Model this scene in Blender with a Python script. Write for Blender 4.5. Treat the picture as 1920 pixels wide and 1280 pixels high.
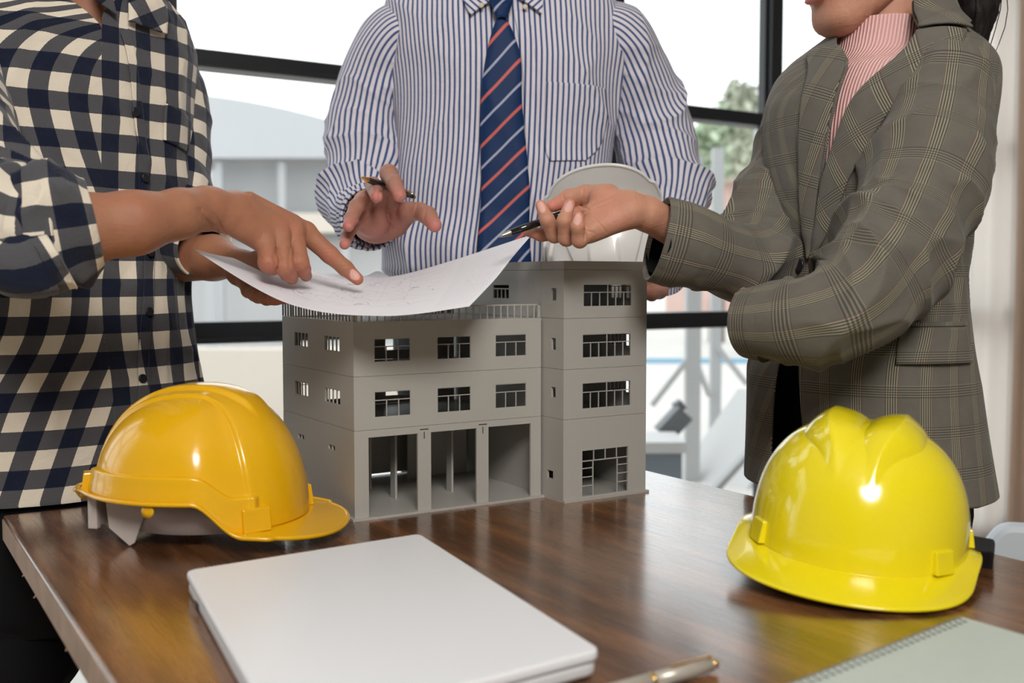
import bpy, math, random
import numpy as np
from mathutils import Vector, Matrix
C = bpy.context.scene.collection
for o in list(bpy.data.objects): bpy.data.objects.remove(o)
rnd = random.Random(5)
# ---------------------------------------------------------------- camera, sky, lights, exposure
F = 1983.35; PITCH = .05844; CAMZ = 1.04; TABZ = .75; YAW = .5588
CX, CY = -.18888, 1.2573                       # front corner of the building model on the table
EX = np.array([math.cos(YAW), math.sin(YAW), 0.]); EY = np.array([-math.sin(YAW), math.cos(YAW), 0.])
cam = bpy.data.cameras.new('camera'); camo = bpy.data.objects.new('camera', cam); C.objects.link(camo)
camo.location = (0, 0, CAMZ); camo.rotation_euler = (math.pi/2 - PITCH, 0, 0)
cam.sensor_width = 36; cam.lens = F/1920*36; cam.clip_start = .02; cam.clip_end = 400
cam.dof.use_dof = True; cam.dof.focus_distance = 1.36; cam.dof.aperture_fstop = 4.5
bpy.context.scene.camera = camo
sc = bpy.context.scene
sc.view_settings.view_transform = 'Standard'; sc.view_settings.look = 'None'
sc.view_settings.exposure = 0.0; sc.view_settings.gamma = 1; sc.view_settings.use_curve_mapping = False
w = bpy.data.worlds.new('overcast_sky'); sc.world = w; w.use_nodes = True
w.node_tree.nodes['Background'].inputs[0].default_value = (.95, .975, 1, 1)
w.node_tree.nodes['Background'].inputs[1].default_value = 2.3
def L2W(x, y, z=0.):                            # table / room axes -> world, z above floor
    return np.array([CX, CY, 0.]) + x*EX + y*EY + np.array([0, 0, z])
def area(name, loc, target, size, power, col=(1, 1, 1), shape='RECTANGLE', size_y=None):
    l = bpy.data.lights.new(name, 'AREA'); l.energy = power; l.color = col; l.shape = shape; l.size = size
    if size_y: l.size_y = size_y
    o = bpy.data.objects.new(name, l); C.objects.link(o); o.location = loc
    o.rotation_euler = (Vector(target)-Vector(loc)).to_track_quat('-Z', 'Y').to_euler(); o['kind'] = 'helper'
    return o
area('ceiling_lamp_light', (.30, -1.0, 2.52), (.1, 1.4, .9), 1.0, 70, (1, .97, .93), 'DISK')
# ---------------------------------------------------------------- numeric helpers
def V(px, py, d):                               # point seen at (px,py) at forward distance d
    xc = (px-960)/F*d; yc = (640-py)/F*d
    return np.array([xc, d*math.cos(PITCH)+yc*math.sin(PITCH), CAMZ-d*math.sin(PITCH)+yc*math.cos(PITCH)])
def proj(P):
    P = np.asarray(P); x = P[..., 0]; y = P[..., 1]; z = P[..., 2]-CAMZ
    d = y*math.cos(PITCH)-z*math.sin(PITCH); u = y*math.sin(PITCH)+z*math.cos(PITCH)
    return 960+F*x/d, 640-F*u/d, d
def onz(px, py, z):
    a = V(px, py, 1.)-np.array([0, 0, CAMZ]); return np.array([0, 0, CAMZ])+a*(z-CAMZ)/a[2]
def hsh(a, b, c, s):
    h = (a.astype(np.int64)*374761393 + b.astype(np.int64)*668265263 + c.astype(np.int64)*2147483647 + s*974634777) & 0xffffffff
    h = ((h ^ (h >> 13))*1274126177) & 0xffffffff
    return ((h ^ (h >> 16)) & 0xffff)/65535.
def vn(x, y, z, s=0):                           # value noise 0..1
    x, y, z = np.broadcast_arrays(np.asarray(x, float), np.asarray(y, float), np.asarray(z, float))
    xi, yi, zi = np.floor(x), np.floor(y), np.floor(z); fx, fy, fz = x-xi, y-yi, z-zi
    fx, fy, fz = [t*t*t*(t*(t*6-15)+10) for t in (fx, fy, fz)]
    r = 0
    for i in (0, 1):
        for j in (0, 1):
            for k in (0, 1):
                r = r + hsh(xi+i, yi+j, zi+k, s)*(fx if i else 1-fx)*(fy if j else 1-fy)*(fz if k else 1-fz)
    return r
def ridge(n): return (1-np.abs(2*n-1))**2
def sstep(a, b, x): t = np.clip((x-a)/(b-a), 0, 1); return t*t*(3-2*t)
def crom(P, t):                                 # Catmull-Rom through rows of P, t in 0..n-1
    P = np.asarray(P, float); n = len(P); t = np.clip(t, 0, n-1-1e-9); i = np.floor(t).astype(int); f = (t-i)[..., None]
    p0 = P[np.clip(i-1, 0, n-1)]; p1 = P[i]; p2 = P[np.clip(i+1, 0, n-1)]; p3 = P[np.clip(i+2, 0, n-1)]
    return .5*((2*p1)+(-p0+p2)*f+(2*p0-5*p1+4*p2-p3)*f*f+(-p0+3*p1-3*p2+p3)*f**3)
# ---------------------------------------------------------------- object helpers
def link(o, parent=None):
    C.objects.link(o)
    if parent is not None: o.parent = parent
    return o
def origin(parent):
    p = np.zeros(3)
    while parent is not None: p = p+np.array(parent.location); parent = parent.parent
    return p
def mesh(name, verts, faces, mat, parent=None, uv=None, smooth=True, world=True, col=None, solid=0, sub=0, bevel=0, mats=None, fm=None):
    v = np.asarray(verts, float)
    if world and parent is not None: v = v-origin(parent)
    me = bpy.data.meshes.new(name); me.from_pydata(v.tolist(), [], [tuple(map(int, f)) for f in faces] if not isinstance(faces, np.ndarray) else faces.tolist())
    if uv is not None:
        l = me.uv_layers.new(name='UVMap'); idx = np.empty(len(me.loops), np.int32); me.loops.foreach_get('vertex_index', idx)
        l.data.foreach_set('uv', np.asarray(uv, np.float32)[idx].ravel())
    if col is not None:
        a = me.color_attributes.new('tint', 'FLOAT_COLOR', 'POINT')
        a.data.foreach_set('color', np.c_[col, np.ones(len(v))].astype(np.float32).ravel())
    if mats:
        for m in mats: me.materials.append(m)
        me.polygons.foreach_set('material_index', np.asarray(fm, np.int32))
    elif mat: me.materials.append(mat)
    if smooth: me.polygons.foreach_set('use_smooth', np.ones(len(me.polygons), bool))
    o = bpy.data.objects.new(name, me); link(o, parent)
    if solid: m = o.modifiers.new('s', 'SOLIDIFY'); m.thickness = solid; m.offset = 0
    if bevel: m = o.modifiers.new('b', 'BEVEL'); m.width = bevel; m.segments = 2; m.limit_method = 'ANGLE'
    if sub: m = o.modifiers.new('u', 'SUBSURF'); m.levels = sub; m.render_levels = sub
    return o
def tag(o, label=None, cat=None, group=None, kind=None):
    if label: o['label'] = label
    if cat: o['category'] = cat
    if group: o['group'] = group
    if kind: o['kind'] = kind
    return o
def empty(name, loc, rz=0, parent=None):
    o = bpy.data.objects.new(name, None); link(o, parent); o.location = loc; o.rotation_euler = (0, 0, rz); o.empty_display_size = .05
    return o
def gridfaces(nv, nu, wrap=False):
    i = np.arange(nv-1)[:, None]; j = np.arange(nu if wrap else nu-1)[None]; j2 = (j+1) % nu
    return np.stack([(i*nu+j), (i*nu+j2), ((i+1)*nu+j2), ((i+1)*nu+j)], -1).reshape(-1, 4)
class MB:                                       # collects shapes into one mesh
    def __init__(s): s.v = []; s.f = []; s.n = 0
    def add(s, v, f):
        v = np.asarray(v, float); s.v.append(v); s.f += [tuple(int(k)+s.n for k in q) for q in f]; s.n += len(v); return s
    def box(s, x0, x1, y0, y1, z0, z1):
        return s.add([(x0, y0, z0), (x1, y0, z0), (x1, y1, z0), (x0, y1, z0), (x0, y0, z1), (x1, y0, z1), (x1, y1, z1), (x0, y1, z1)],
                     [(0, 3, 2, 1), (4, 5, 6, 7), (0, 1, 5, 4), (1, 2, 6, 5), (2, 3, 7, 6), (3, 0, 4, 7)])
    def beam(s, a, b, wx, wz=None):
        a = np.array(a, float); b = np.array(b, float); d = b-a; d /= np.linalg.norm(d); wz = wz or wx
        up = np.array([0, 0, 1.]) if abs(d[2]) < .95 else np.array([1., 0, 0]); x = np.cross(d, up); x /= np.linalg.norm(x); y = np.cross(x, d)
        v = [p+i*x*wx/2+j*y*wz/2 for p in (a, b) for i, j in ((-1, -1), (1, -1), (1, 1), (-1, 1))]
        return s.add(v, [(0, 1, 2, 3), (7, 6, 5, 4), (0, 4, 5, 1), (1, 5, 6, 2), (2, 6, 7, 3), (3, 7, 4, 0)])
    def prism(s, pts, h0, h1, axis=2):          # polygon extruded along an axis
        n = len(pts); mk = {2: lambda p, h: (p[0], p[1], h), 1: lambda p, h: (p[0], h, p[1]), 0: lambda p, h: (h, p[0], p[1])}[axis]
        v = [mk(p, h0) for p in pts]+[mk(p, h1) for p in pts]
        return s.add(v, [tuple(range(n))[::-1], tuple(range(n, 2*n))]+[(i, (i+1) % n, (i+1) % n+n, i+n) for i in range(n)])
    def lathe(s, a, b, prof, n=20):             # prof: (t along a->b in metres, radius)
        a = np.array(a, float); b = np.array(b, float); d = b-a; d /= np.linalg.norm(d)
        up = np.array([0, 0, 1.]) if abs(d[2]) < .9 else np.array([1., 0, 0]); x = np.cross(d, up); x /= np.linalg.norm(x); y = np.cross(d, x)
        th = np.linspace(0, 2*np.pi, n, endpoint=False)
        v = [a+d*t+r*(np.cos(q)*x+np.sin(q)*y) for t, r in prof for q in th]; f = gridfaces(len(prof), n, True).tolist()
        f += [tuple(range(n))[::-1], tuple(range((len(prof)-1)*n, len(prof)*n))]
        return s.add(v, f)
    def build(s, name, mat, parent=None, **k):
        k.setdefault('smooth', False)
        return mesh(name, np.concatenate(s.v), s.f, mat, parent, **k)
# ---------------------------------------------------------------- materials
def nm(name):
    m = bpy.data.materials.new(name); m.use_nodes = True; nt = m.node_tree
    return m, nt, nt.nodes['Principled BSDF']
def node(nt, t, **k):
    n = nt.nodes.new(t)
    for a, b in k.items():
        if a[0] == 'i' and a[1:].isdigit(): n.inputs[int(a[1:])].default_value = b
        else: setattr(n, a, b)
    return n
def mth(nt, op, a, b=None, c=None):
    n = nt.nodes.new('ShaderNodeMath'); n.operation = op
    for i, x in enumerate((a, b, c)):
        if x is None: continue
        if isinstance(x, (int, float)): n.inputs[i].default_value = x
        else: nt.links.new(x, n.inputs[i])
    return n.outputs[0]
def mixc(nt, f, a, b, mode='MIX'):
    n = nt.nodes.new('ShaderNodeMix'); n.data_type = 'RGBA'; n.blend_type = mode
    for i, x in ((0, f), (6, a), (7, b)):
        if isinstance(x, (int, float)): n.inputs[i].default_value = x
        elif isinstance(x, tuple): n.inputs[i].default_value = (*x[:3], 1)
        else: nt.links.new(x, n.inputs[i])
    return n.outputs[2]
def noise(nt, scale, detail=3, vec=None, rough=.5, out=0):
    n = node(nt, 'ShaderNodeTexNoise'); n.inputs['Scale'].default_value = scale; n.inputs['Detail'].default_value = detail; n.inputs['Roughness'].default_value = rough
    if vec is not None: nt.links.new(vec, n.inputs['Vector'])
    return n.outputs[out]
def bump(nt, b, h, strength=.3, dist=.001):
    n = node(nt, 'ShaderNodeBump'); n.inputs['Strength'].default_value = strength; n.inputs['Distance'].default_value = dist
    nt.links.new(h, n.inputs['Height']); nt.links.new(n.outputs[0], b.inputs['Normal'])
def texco(nt, which='Object', scale=(1, 1, 1), rot=(0, 0, 0)):
    t = node(nt, 'ShaderNodeTexCoord'); m = node(nt, 'ShaderNodeMapping'); nt.links.new(t.outputs[which], m.inputs[0])
    m.inputs['Scale'].default_value = scale; m.inputs['Rotation'].default_value = rot
    return m.outputs[0]
def plain(name, col, rough=.5, metal=0, nscale=0, namp=.08, bmp=0, bscale=200, coat=0, spec=None, trans=0, sss=0):
    m, nt, b = nm(name); b.inputs['Roughness'].default_value = rough; b.inputs['Metallic'].default_value = metal
    b.inputs['Base Color'].default_value = (*col, 1)
    if nscale:
        f = noise(nt, nscale, 4, texco(nt)); nt.links.new(mixc(nt, f, tuple(c*(1-namp*2) for c in col), tuple(min(1, c*(1+namp*2)) for c in col)), b.inputs['Base Color'])
    if bmp: bump(nt, b, noise(nt, bscale, 2, texco(nt)), bmp, .0005)
    if coat: b.inputs['Coat Weight'].default_value = coat; b.inputs['Coat Roughness'].default_value = .05
    if spec is not None: b.inputs['Specular IOR Level'].default_value = spec
    if trans: b.inputs['Transmission Weight'].default_value = trans
    if sss:
        b.inputs['Subsurface Weight'].default_value = sss; b.inputs['Subsurface Radius'].default_value = (.6, .3, .2); b.inputs['Subsurface Scale'].default_value = .01
    return m
def uvsep(nt):
    t = node(nt, 'ShaderNodeTexCoord'); s = node(nt, 'ShaderNodeSeparateXYZ'); nt.links.new(t.outputs['UV'], s.inputs[0])
    return t.outputs['UV'], s.outputs[0], s.outputs[1]
def mat_check():
    m, nt, b = nm('checked_flannel'); uv, u, v = uvsep(nt); P = .0485
    wob = mth(nt, 'MULTIPLY', mth(nt, 'SUBTRACT', noise(nt, 700, 0, uv), .5), .0008)
    su = mth(nt, 'LESS_THAN', mth(nt, 'FRACT', mth(nt, 'DIVIDE', mth(nt, 'ADD', u, wob), P)), .5)
    sv = mth(nt, 'LESS_THAN', mth(nt, 'FRACT', mth(nt, 'DIVIDE', mth(nt, 'ADD', v, wob), P)), .5)
    tw = mth(nt, 'GREATER_THAN', mth(nt, 'SINE', mth(nt, 'MULTIPLY', mth(nt, 'ADD', u, v), 2*math.pi/.0016)), .05)
    cream, navy, half = (.78, .70, .58), (.006, .010, .028), None
    mid = mixc(nt, tw, (.022, .028, .050), (.15, .142, .135))
    one = mixc(nt, mth(nt, 'ADD', su, sv), cream, mid)
    both = mth(nt, 'MULTIPLY', su, sv)
    c = mixc(nt, both, one, navy)
    c = mixc(nt, mth(nt, 'MULTIPLY', noise(nt, 60, 3, uv), .10), c, (.1, .1, .11))
    nt.links.new(c, b.inputs['Base Color']); b.inputs['Roughness'].default_value = .95; b.inputs['Sheen Weight'].default_value = .15
    b.inputs['Specular IOR Level'].default_value = .15
    bump(nt, b, mth(nt, 'ADD', mth(nt, 'MULTIPLY', noise(nt, 350, 3, uv), .12), noise(nt, 22, 4, uv)), .55, .008); return m
def mat_stripe():
    m, nt, b = nm('striped_cotton'); uv, u, v = uvsep(nt); P = .0089
    f = mth(nt, 'FRACT', mth(nt, 'DIVIDE', u, P))
    s = mth(nt, 'SMOOTH_MIN', 1., mth(nt, 'MAXIMUM', 0., mth(nt, 'MULTIPLY', mth(nt, 'SUBTRACT', .225, mth(nt, 'ABSOLUTE', mth(nt, 'SUBTRACT', f, .5))), 14.)), .05)
    c = mixc(nt, s, (.70, .66, .71), (.045, .085, .22))
    nt.links.new(c, b.inputs['Base Color']); b.inputs['Roughness'].default_value = .85; b.inputs['Specular IOR Level'].default_value = .2
    bump(nt, b, noise(nt, 24, 5, uv, .6), .65, .008); return m
def mat_plaid():
    m, nt, b = nm('glen_plaid_wool'); uv, u, v = uvsep(nt)
    def lines(x, P, frac, per):
        g = mth(nt, 'FRACT', mth(nt, 'DIVIDE', x, P)); inside = mth(nt, 'LESS_THAN', g, frac)
        s = mth(nt, 'SINE', mth(nt, 'MULTIPLY', x, 2*math.pi/per))
        return inside, s
    gu, lu = lines(u, .0400, .34, .0027); gv, lv = lines(v, .0500, .30, .0030)
    base = mixc(nt, noise(nt, 40, 3, uv), (.115, .105, .088), (.17, .156, .13))
    hb = mth(nt, 'GREATER_THAN', mth(nt, 'MULTIPLY', mth(nt, 'SINE', mth(nt, 'MULTIPLY', u, 2*math.pi/.0016)), mth(nt, 'SINE', mth(nt, 'MULTIPLY', v, 2*math.pi/.0016))), 0)
    base = mixc(nt, mth(nt, 'MULTIPLY', hb, .35), base, (.05, .045, .04))
    lig = mth(nt, 'GREATER_THAN', lu, .1)
    c = mixc(nt, mth(nt, 'MULTIPLY', gu, mth(nt, 'MULTIPLY', lig, .62)), base, (.36, .325, .22))
    c = mixc(nt, mth(nt, 'MULTIPLY', gu, mth(nt, 'MULTIPLY', mth(nt, 'LESS_THAN', lu, -.1), .7)), c, (.035, .032, .03))
    c = mixc(nt, mth(nt, 'MULTIPLY', gv, mth(nt, 'MULTIPLY', mth(nt, 'GREATER_THAN', lv, .0), .6)), c, (.04, .036, .032))
    c = mixc(nt, mth(nt, 'MULTIPLY', gv, mth(nt, 'MULTIPLY', mth(nt, 'LESS_THAN', lv, -.4), .3)), c, (.33, .30, .22))
    rl = mth(nt, 'LESS_THAN', mth(nt, 'FRACT', mth(nt, 'DIVIDE', mth(nt, 'ADD', u, .0265), .04)), .025)
    c = mixc(nt, mth(nt, 'MULTIPLY', rl, .5), c, (.16, .06, .05))
    nt.links.new(c, b.inputs['Base Color']); b.inputs['Roughness'].default_value = .85; b.inputs['Specular IOR Level'].default_value = .25
    b.inputs['Sheen Weight'].default_value = .1
    bump(nt, b, mth(nt, 'ADD', mth(nt, 'MULTIPLY', noise(nt, 500, 2, uv), .06), noise(nt, 18, 4, uv)), .5, .008); return m
def mat_tie():
    m, nt, b = nm('striped_silk'); uv, u, v = uvsep(nt); P = .0775
    d = mth(nt, 'SUBTRACT', v, mth(nt, 'MULTIPLY', u, 1.12)); f = mth(nt, 'FRACT', mth(nt, 'DIVIDE', d, P))
    def band(c0, w_): return mth(nt, 'LESS_THAN', mth(nt, 'ABSOLUTE', mth(nt, 'SUBTRACT', f, c0)), w_)
    c = mixc(nt, band(.25, .036), (.003, .024, .095), (.36, .38, .50))
    c = mixc(nt, band(.75, .05), c, (.42, .10, .10)); c = mixc(nt, band(.75, .028), c, (.60, .13, .11))
    nt.links.new(c, b.inputs['Base Color']); b.inputs['Roughness'].default_value = .6; b.inputs['Specular IOR Level'].default_value = .25
    bump(nt, b, noise(nt, 40, 4, uv), .3, .002); return m
def mat_rib():
    m, nt, b = nm('pink_rib_knit'); uv, u, v = uvsep(nt)
    s = mth(nt, 'SINE', mth(nt, 'MULTIPLY', u, 2*math.pi/.0048)); s = mth(nt, 'MULTIPLY_ADD', s, .5, .5)
    nt.links.new(mixc(nt, s, (.62, .33, .31), (.86, .55, .52)), b.inputs['Base Color']); b.inputs['Roughness'].default_value = .95
    bump(nt, b, s, .7, .002); return m
def mat_skin(name, base, pink):
    m, nt, b = nm(name); a = node(nt, 'ShaderNodeVertexColor', layer_name='tint')
    tc = texco(nt); f = noise(nt, 60, 4, tc)
    c = mixc(nt, f, tuple(x*.84 for x in base), tuple(min(1, x*1.12) for x in base))
    c = mixc(nt, mth(nt, 'MULTIPLY', noise(nt, 18, 3, tc), .35), c, pink)
    sp = node(nt, 'ShaderNodeSeparateColor'); nt.links.new(a.outputs[0], sp.inputs[0])
    c = mixc(nt, sp.outputs[0], c, pink); c = mixc(nt, sp.outputs[1], c, (.70, .40, .34)); c = mixc(nt, sp.outputs[2], c, (.05, .018, .012))
    nt.links.new(c, b.inputs['Base Color'])
    r = mth(nt, 'SUBTRACT', .5, mth(nt, 'MULTIPLY', sp.outputs[1], .25)); nt.links.new(r, b.inputs['Roughness'])
    b.inputs['Subsurface Weight'].default_value = .25; b.inputs['Subsurface Radius'].default_value = (1, .35, .2); b.inputs['Subsurface Scale'].default_value = .005
    b.inputs['Specular IOR Level'].default_value = .35
    bump(nt, b, mth(nt, 'ADD', noise(nt, 260, 5, tc, .65), mth(nt, 'MULTIPLY', noise(nt, 45, 3, tc), 1.5)), .5, .0016); return m
def mat_wood():
    m, nt, b = nm('dark_varnished_wood'); tc = texco(nt, 'Object', (9, 1.1, 9)); tf = texco(nt, 'Object', (120, 5, 60))
    big = noise(nt, 1.2, 5, texco(nt, 'Object', (3.2, 1.6, 3)), .6); gr = noise(nt, 3, 6, tc, .62); fine = noise(nt, 2, 4, tf, .6)
    r = node(nt, 'ShaderNodeValToRGB'); nt.links.new(gr, r.inputs[0]); e = r.color_ramp.elements
    e[0].position = .3; e[0].color = (.036, .014, .006, 1); e[1].position = .72; e[1].color = (.30, .125, .045, 1)
    x = e.new(.5); x.color = (.115, .045, .017, 1)
    c = mixc(nt, mth(nt, 'MULTIPLY', sst(nt, big, .45, .7), .5), r.outputs[0], (.33, .15, .055))
    c = mixc(nt, mth(nt, 'MULTIPLY', sst(nt, fine, .55, .75), .45), c, (.02, .010, .006))
    s = node(nt, 'ShaderNodeSeparateXYZ'); nt.links.new(texco(nt, 'Object'), s.inputs[0])
    nt.links.new(c, b.inputs['Base Color'])
    ro = mth(nt, 'ADD', .17, mth(nt, 'MULTIPLY', fine, .20)); nt.links.new(ro, b.inputs['Roughness'])
    bump(nt, b, mth(nt, 'ADD', mth(nt, 'MULTIPLY', fine, .6), gr), .16, .0010)
    b.inputs['Specular IOR Level'].default_value = .5; b.inputs['Coat Weight'].default_value = .8; b.inputs['Coat Roughness'].default_value = .17; return m
def sst(nt, x, a, b_):
    n = node(nt, 'ShaderNodeMapRange', interpolation_type='SMOOTHSTEP'); nt.links.new(x, n.inputs[0]); n.inputs[1].default_value = a; n.inputs[2].default_value = b_
    return n.outputs[0]
def mat_glass():
    m = bpy.data.materials.new('window_glass'); m.use_nodes = True; nt = m.node_tree; nt.nodes.clear()
    o = node(nt, 'ShaderNodeOutputMaterial'); mx = node(nt, 'ShaderNodeMixShader'); t = node(nt, 'ShaderNodeBsdfTransparent'); g = node(nt, 'ShaderNodeBsdfGlossy')
    g.inputs['Roughness'].default_value = .03; lw_ = node(nt, 'ShaderNodeLayerWeight'); lw_.inputs[0].default_value = .5
    fac = mth(nt, 'MULTIPLY_ADD', mth(nt, 'POWER', lw_.outputs['Facing'], 5.), .6, .03)
    t.inputs[0].default_value = (.97, .985, .98, 1)
    nt.links.new(fac, mx.inputs[0]); nt.links.new(t.outputs[0], mx.inputs[1]); nt.links.new(g.outputs[0], mx.inputs[2]); nt.links.new(mx.outputs[0], o.inputs[0])
    return m
def mat_paper():
    m, nt, b = nm('drawing_paper'); uv, u, v = uvsep(nt)
    def ln(x, P, w_, off=0.): return mth(nt, 'LESS_THAN', mth(nt, 'FRACT', mth(nt, 'ADD', mth(nt, 'DIVIDE', x, P), off)), w_)
    def rng(x, a, b_): return mth(nt, 'MULTIPLY', mth(nt, 'GREATER_THAN', x, a), mth(nt, 'LESS_THAN', x, b_))
    def mul(*a):
        r = a[0]
        for q in a[1:]: r = mth(nt, 'MULTIPLY', r, q)
        return r
    tbl = mul(ln(u, .0065, .09), rng(u, .82, .97), rng(v, .08, .9))
    txt = mul(mth(nt, 'GREATER_THAN', noise(nt, 90, 2, uv), .62), ln(u, .0065, .5), rng(u, .86, .96), rng(v, .25, .85))
    plan = mul(ln(v, .11, .018, .3), rng(u, .2, .74), rng(v, .15, .85)); plan2 = mul(ln(u, .09, .012, .2), rng(u, .2, .72), rng(v, .25, .8))
    scr = mul(mth(nt, 'LESS_THAN', mth(nt, 'ABSOLUTE', mth(nt, 'SUBTRACT', noise(nt, 9, 1, uv), .5)), .006), rng(u, .25, .8), rng(v, .2, .85))
    w1 = mth(nt, 'MAXIMUM', mth(nt, 'MAXIMUM', tbl, txt), mth(nt, 'MAXIMUM', plan, mth(nt, 'MAXIMUM', plan2, scr)))
    c = mixc(nt, mth(nt, 'MULTIPLY', w1, .42), (.84, .83, .88), (.25, .25, .30))
    nt.links.new(c, b.inputs['Base Color']); b.inputs['Roughness'].default_value = .7; b.inputs['Specular IOR Level'].default_value = .2
    return m
M = dict(check=mat_check(), stripe=mat_stripe(), plaid=mat_plaid(), tie=mat_tie(), rib=mat_rib(), wood=mat_wood(), glass=mat_glass(), paper=mat_paper(),
         skin_l=mat_skin('tanned_skin', (.36, .170, .092), (.50, .16, .11)), skin_m=mat_skin('warm_skin', (.38, .19, .13), (.58, .21, .18)), skin_w=mat_skin('light_tan_skin', (.50, .265, .17), (.66, .24, .18)),
         plast=plain('grey_model_plastic', (.41, .395, .365), .42, nscale=6, namp=.02, bmp=.03), plastd=plain('dark_slot', (.03, .03, .03), .6),
         amber=plain('amber_yellow_plastic', (.83, .45, .006), .2, bmp=.02, bscale=60, coat=.3), lemon=plain('lemon_yellow_plastic', (.86, .71, .008), .16, bmp=.02, bscale=60, coat=.5),
         white=plain('white_helmet_plastic', (.74, .73, .71), .3, coat=.2), harness=plain('grey_harness_plastic', (.52, .46, .43), .45), strap=plain('black_nylon', (.012, .012, .014), .7),
         black=plain('black_wool', (.006, .006, .007), .9, spec=.15), denim=plain('dark_grey_denim', (.04, .043, .05), .9, nscale=300, namp=.2), navytr=plain('navy_trousers', (.012, .014, .022), .9),
         blackb=plain('black_button', (.012, .013, .018), .35), pearl=plain('pearl_button', (.6, .52, .4), .3), hair=plain('black_hair', (.008, .006, .006), .38, bmp=.6, bscale=400),
         lip=plain('lip_red', (.55, .08, .09), .35), eye=plain('eye_white', (.8, .78, .75), .2), iris=plain('dark_iris', (.02, .01, .006), .1), shoe=plain('black_shoe_leather', (.01, .01, .01), .3),
         laptop=plain('silver_laptop_lid', (.80, .81, .84), .36, metal=0, bmp=.03, bscale=300), lapw=plain('white_laptop_base', (.66, .66, .67), .4), rubber=plain('rubber_foot', (.03, .03, .03), .8),
         gold=plain('gold_metal', (.80, .50, .16), .22, 1), chrome=plain('chrome', (.62, .60, .56), .15, 1), penb=plain('black_lacquer', (.008, .008, .009), .12, coat=.6), penc=plain('cream_lacquer', (.48, .44, .38), .3, metal=.3),
         note=plain('pale_green_cover', (.50, .56, .52), .6, nscale=40, namp=.02), notep=plain('notebook_pages', (.75, .75, .72), .8), wire=plain('spiral_wire', (.45, .45, .44), .3, .8),
         frame=plain('black_window_frame', (.014, .016, .020), .38, bmp=.02), floor=plain('beige_floor', (.45, .38, .30), .5, nscale=3, namp=.06), wall=plain('white_plaster', (.45, .43, .40), .9, nscale=4, namp=.02),
         ceil=plain('ceiling_paint', (.78, .77, .75), .9), curtain=None, chairw=plain('pale_blue_vinyl', (.60, .66, .72), .5),
         edge=plain('worn_table_edge', (.34, .23, .16), .7, nscale=25, namp=.25, bmp=.3, bscale=120))
# ---------------------------------------------------------------- SDF surfaces for bodies and hands
def cone_sdf(P, a, b, ra, rb):
    ab = b-a; L = float(ab@ab)+1e-12; t = np.clip(((P-a)@ab)/L, 0, 1)
    return np.linalg.norm(P-a-t[..., None]*ab, axis=-1)-(ra+(rb-ra)*t)
def ell_sdf(P, c, r, R=None):
    q = P-c
    if R is not None: q = q@R
    k0 = np.linalg.norm(q/r, axis=-1); k1 = np.linalg.norm(q/(r*r), axis=-1)+1e-9
    return k0*(k0-1)/k1
def smin(a, b, k):
    h = np.clip(.5+.5*(b-a)/k, 0, 1); return b+(a-b)*h-k*h*(1-h)
def surface_nets(Fv, org, h):
    s = Fv < 0; c = np.zeros(np.array(Fv.shape)-1, bool); al = np.ones_like(c)
    acc = np.zeros(c.shape+(3,), np.float32); cnt = np.zeros(c.shape, np.float32)
    sl = lambda o: tuple(slice(o[i], o[i]+c.shape[i]) for i in range(3))
    for o in np.ndindex(2, 2, 2): c |= s[sl(o)]; al &= s[sl(o)]
    act = c & ~al
    for ax in range(3):
        e = np.zeros(3, int); e[ax] = 1
        for o in np.ndindex(2, 2, 2):
            if o[ax]: continue
            o2 = tuple(np.array(o)+e); A = Fv[sl(o)]; B = Fv[sl(o2)]; m = (s[sl(o)] != s[sl(o2)]) & act
            t = (A[m]/(A[m]-B[m])); p = np.tile(np.array(o, np.float32), (len(t), 1)); p[:, ax] += t
            acc[m] += p; cnt[m] += 1
    idx = -np.ones(c.shape, np.int64); idx[act] = np.arange(act.sum())
    ii = np.argwhere(act); vv = (ii+acc[act]/cnt[act][:, None])*h+org
    fs = []
    for ax in range(3):
        u_, v_ = (ax+1) % 3, (ax+2) % 3; sh = [slice(None)]*3; sh[ax] = slice(0, -1); sh2 = list(sh); sh2[ax] = slice(1, None)
        d = s[tuple(sh)] != s[tuple(sh2)]; E = np.argwhere(d); ins = s[tuple(sh)][d]
        ok = (E[:, u_] > 0) & (E[:, v_] > 0) & (E[:, u_] < c.shape[u_]) & (E[:, v_] < c.shape[v_]); E = E[ok]; ins = ins[ok]
        def at(du, dv):
            q = E.copy(); q[:, u_] -= du; q[:, v_] -= dv; return idx[q[:, 0], q[:, 1], q[:, 2]]
        q = np.stack([at(1, 1), at(0, 1), at(0, 0), at(1, 0)], 1); q[~ins] = q[~ins][:, ::-1]; fs.append(q)
    return vv, np.concatenate(fs)
def eval_chain(P, prims, k):
    r = None
    for p in prims:
        d = cone_sdf(P, *p[1:]) if p[0] == 'c' else ell_sdf(P, *p[1:])
        r = d if r is None else smin(r, d, k)
    return r
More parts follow.
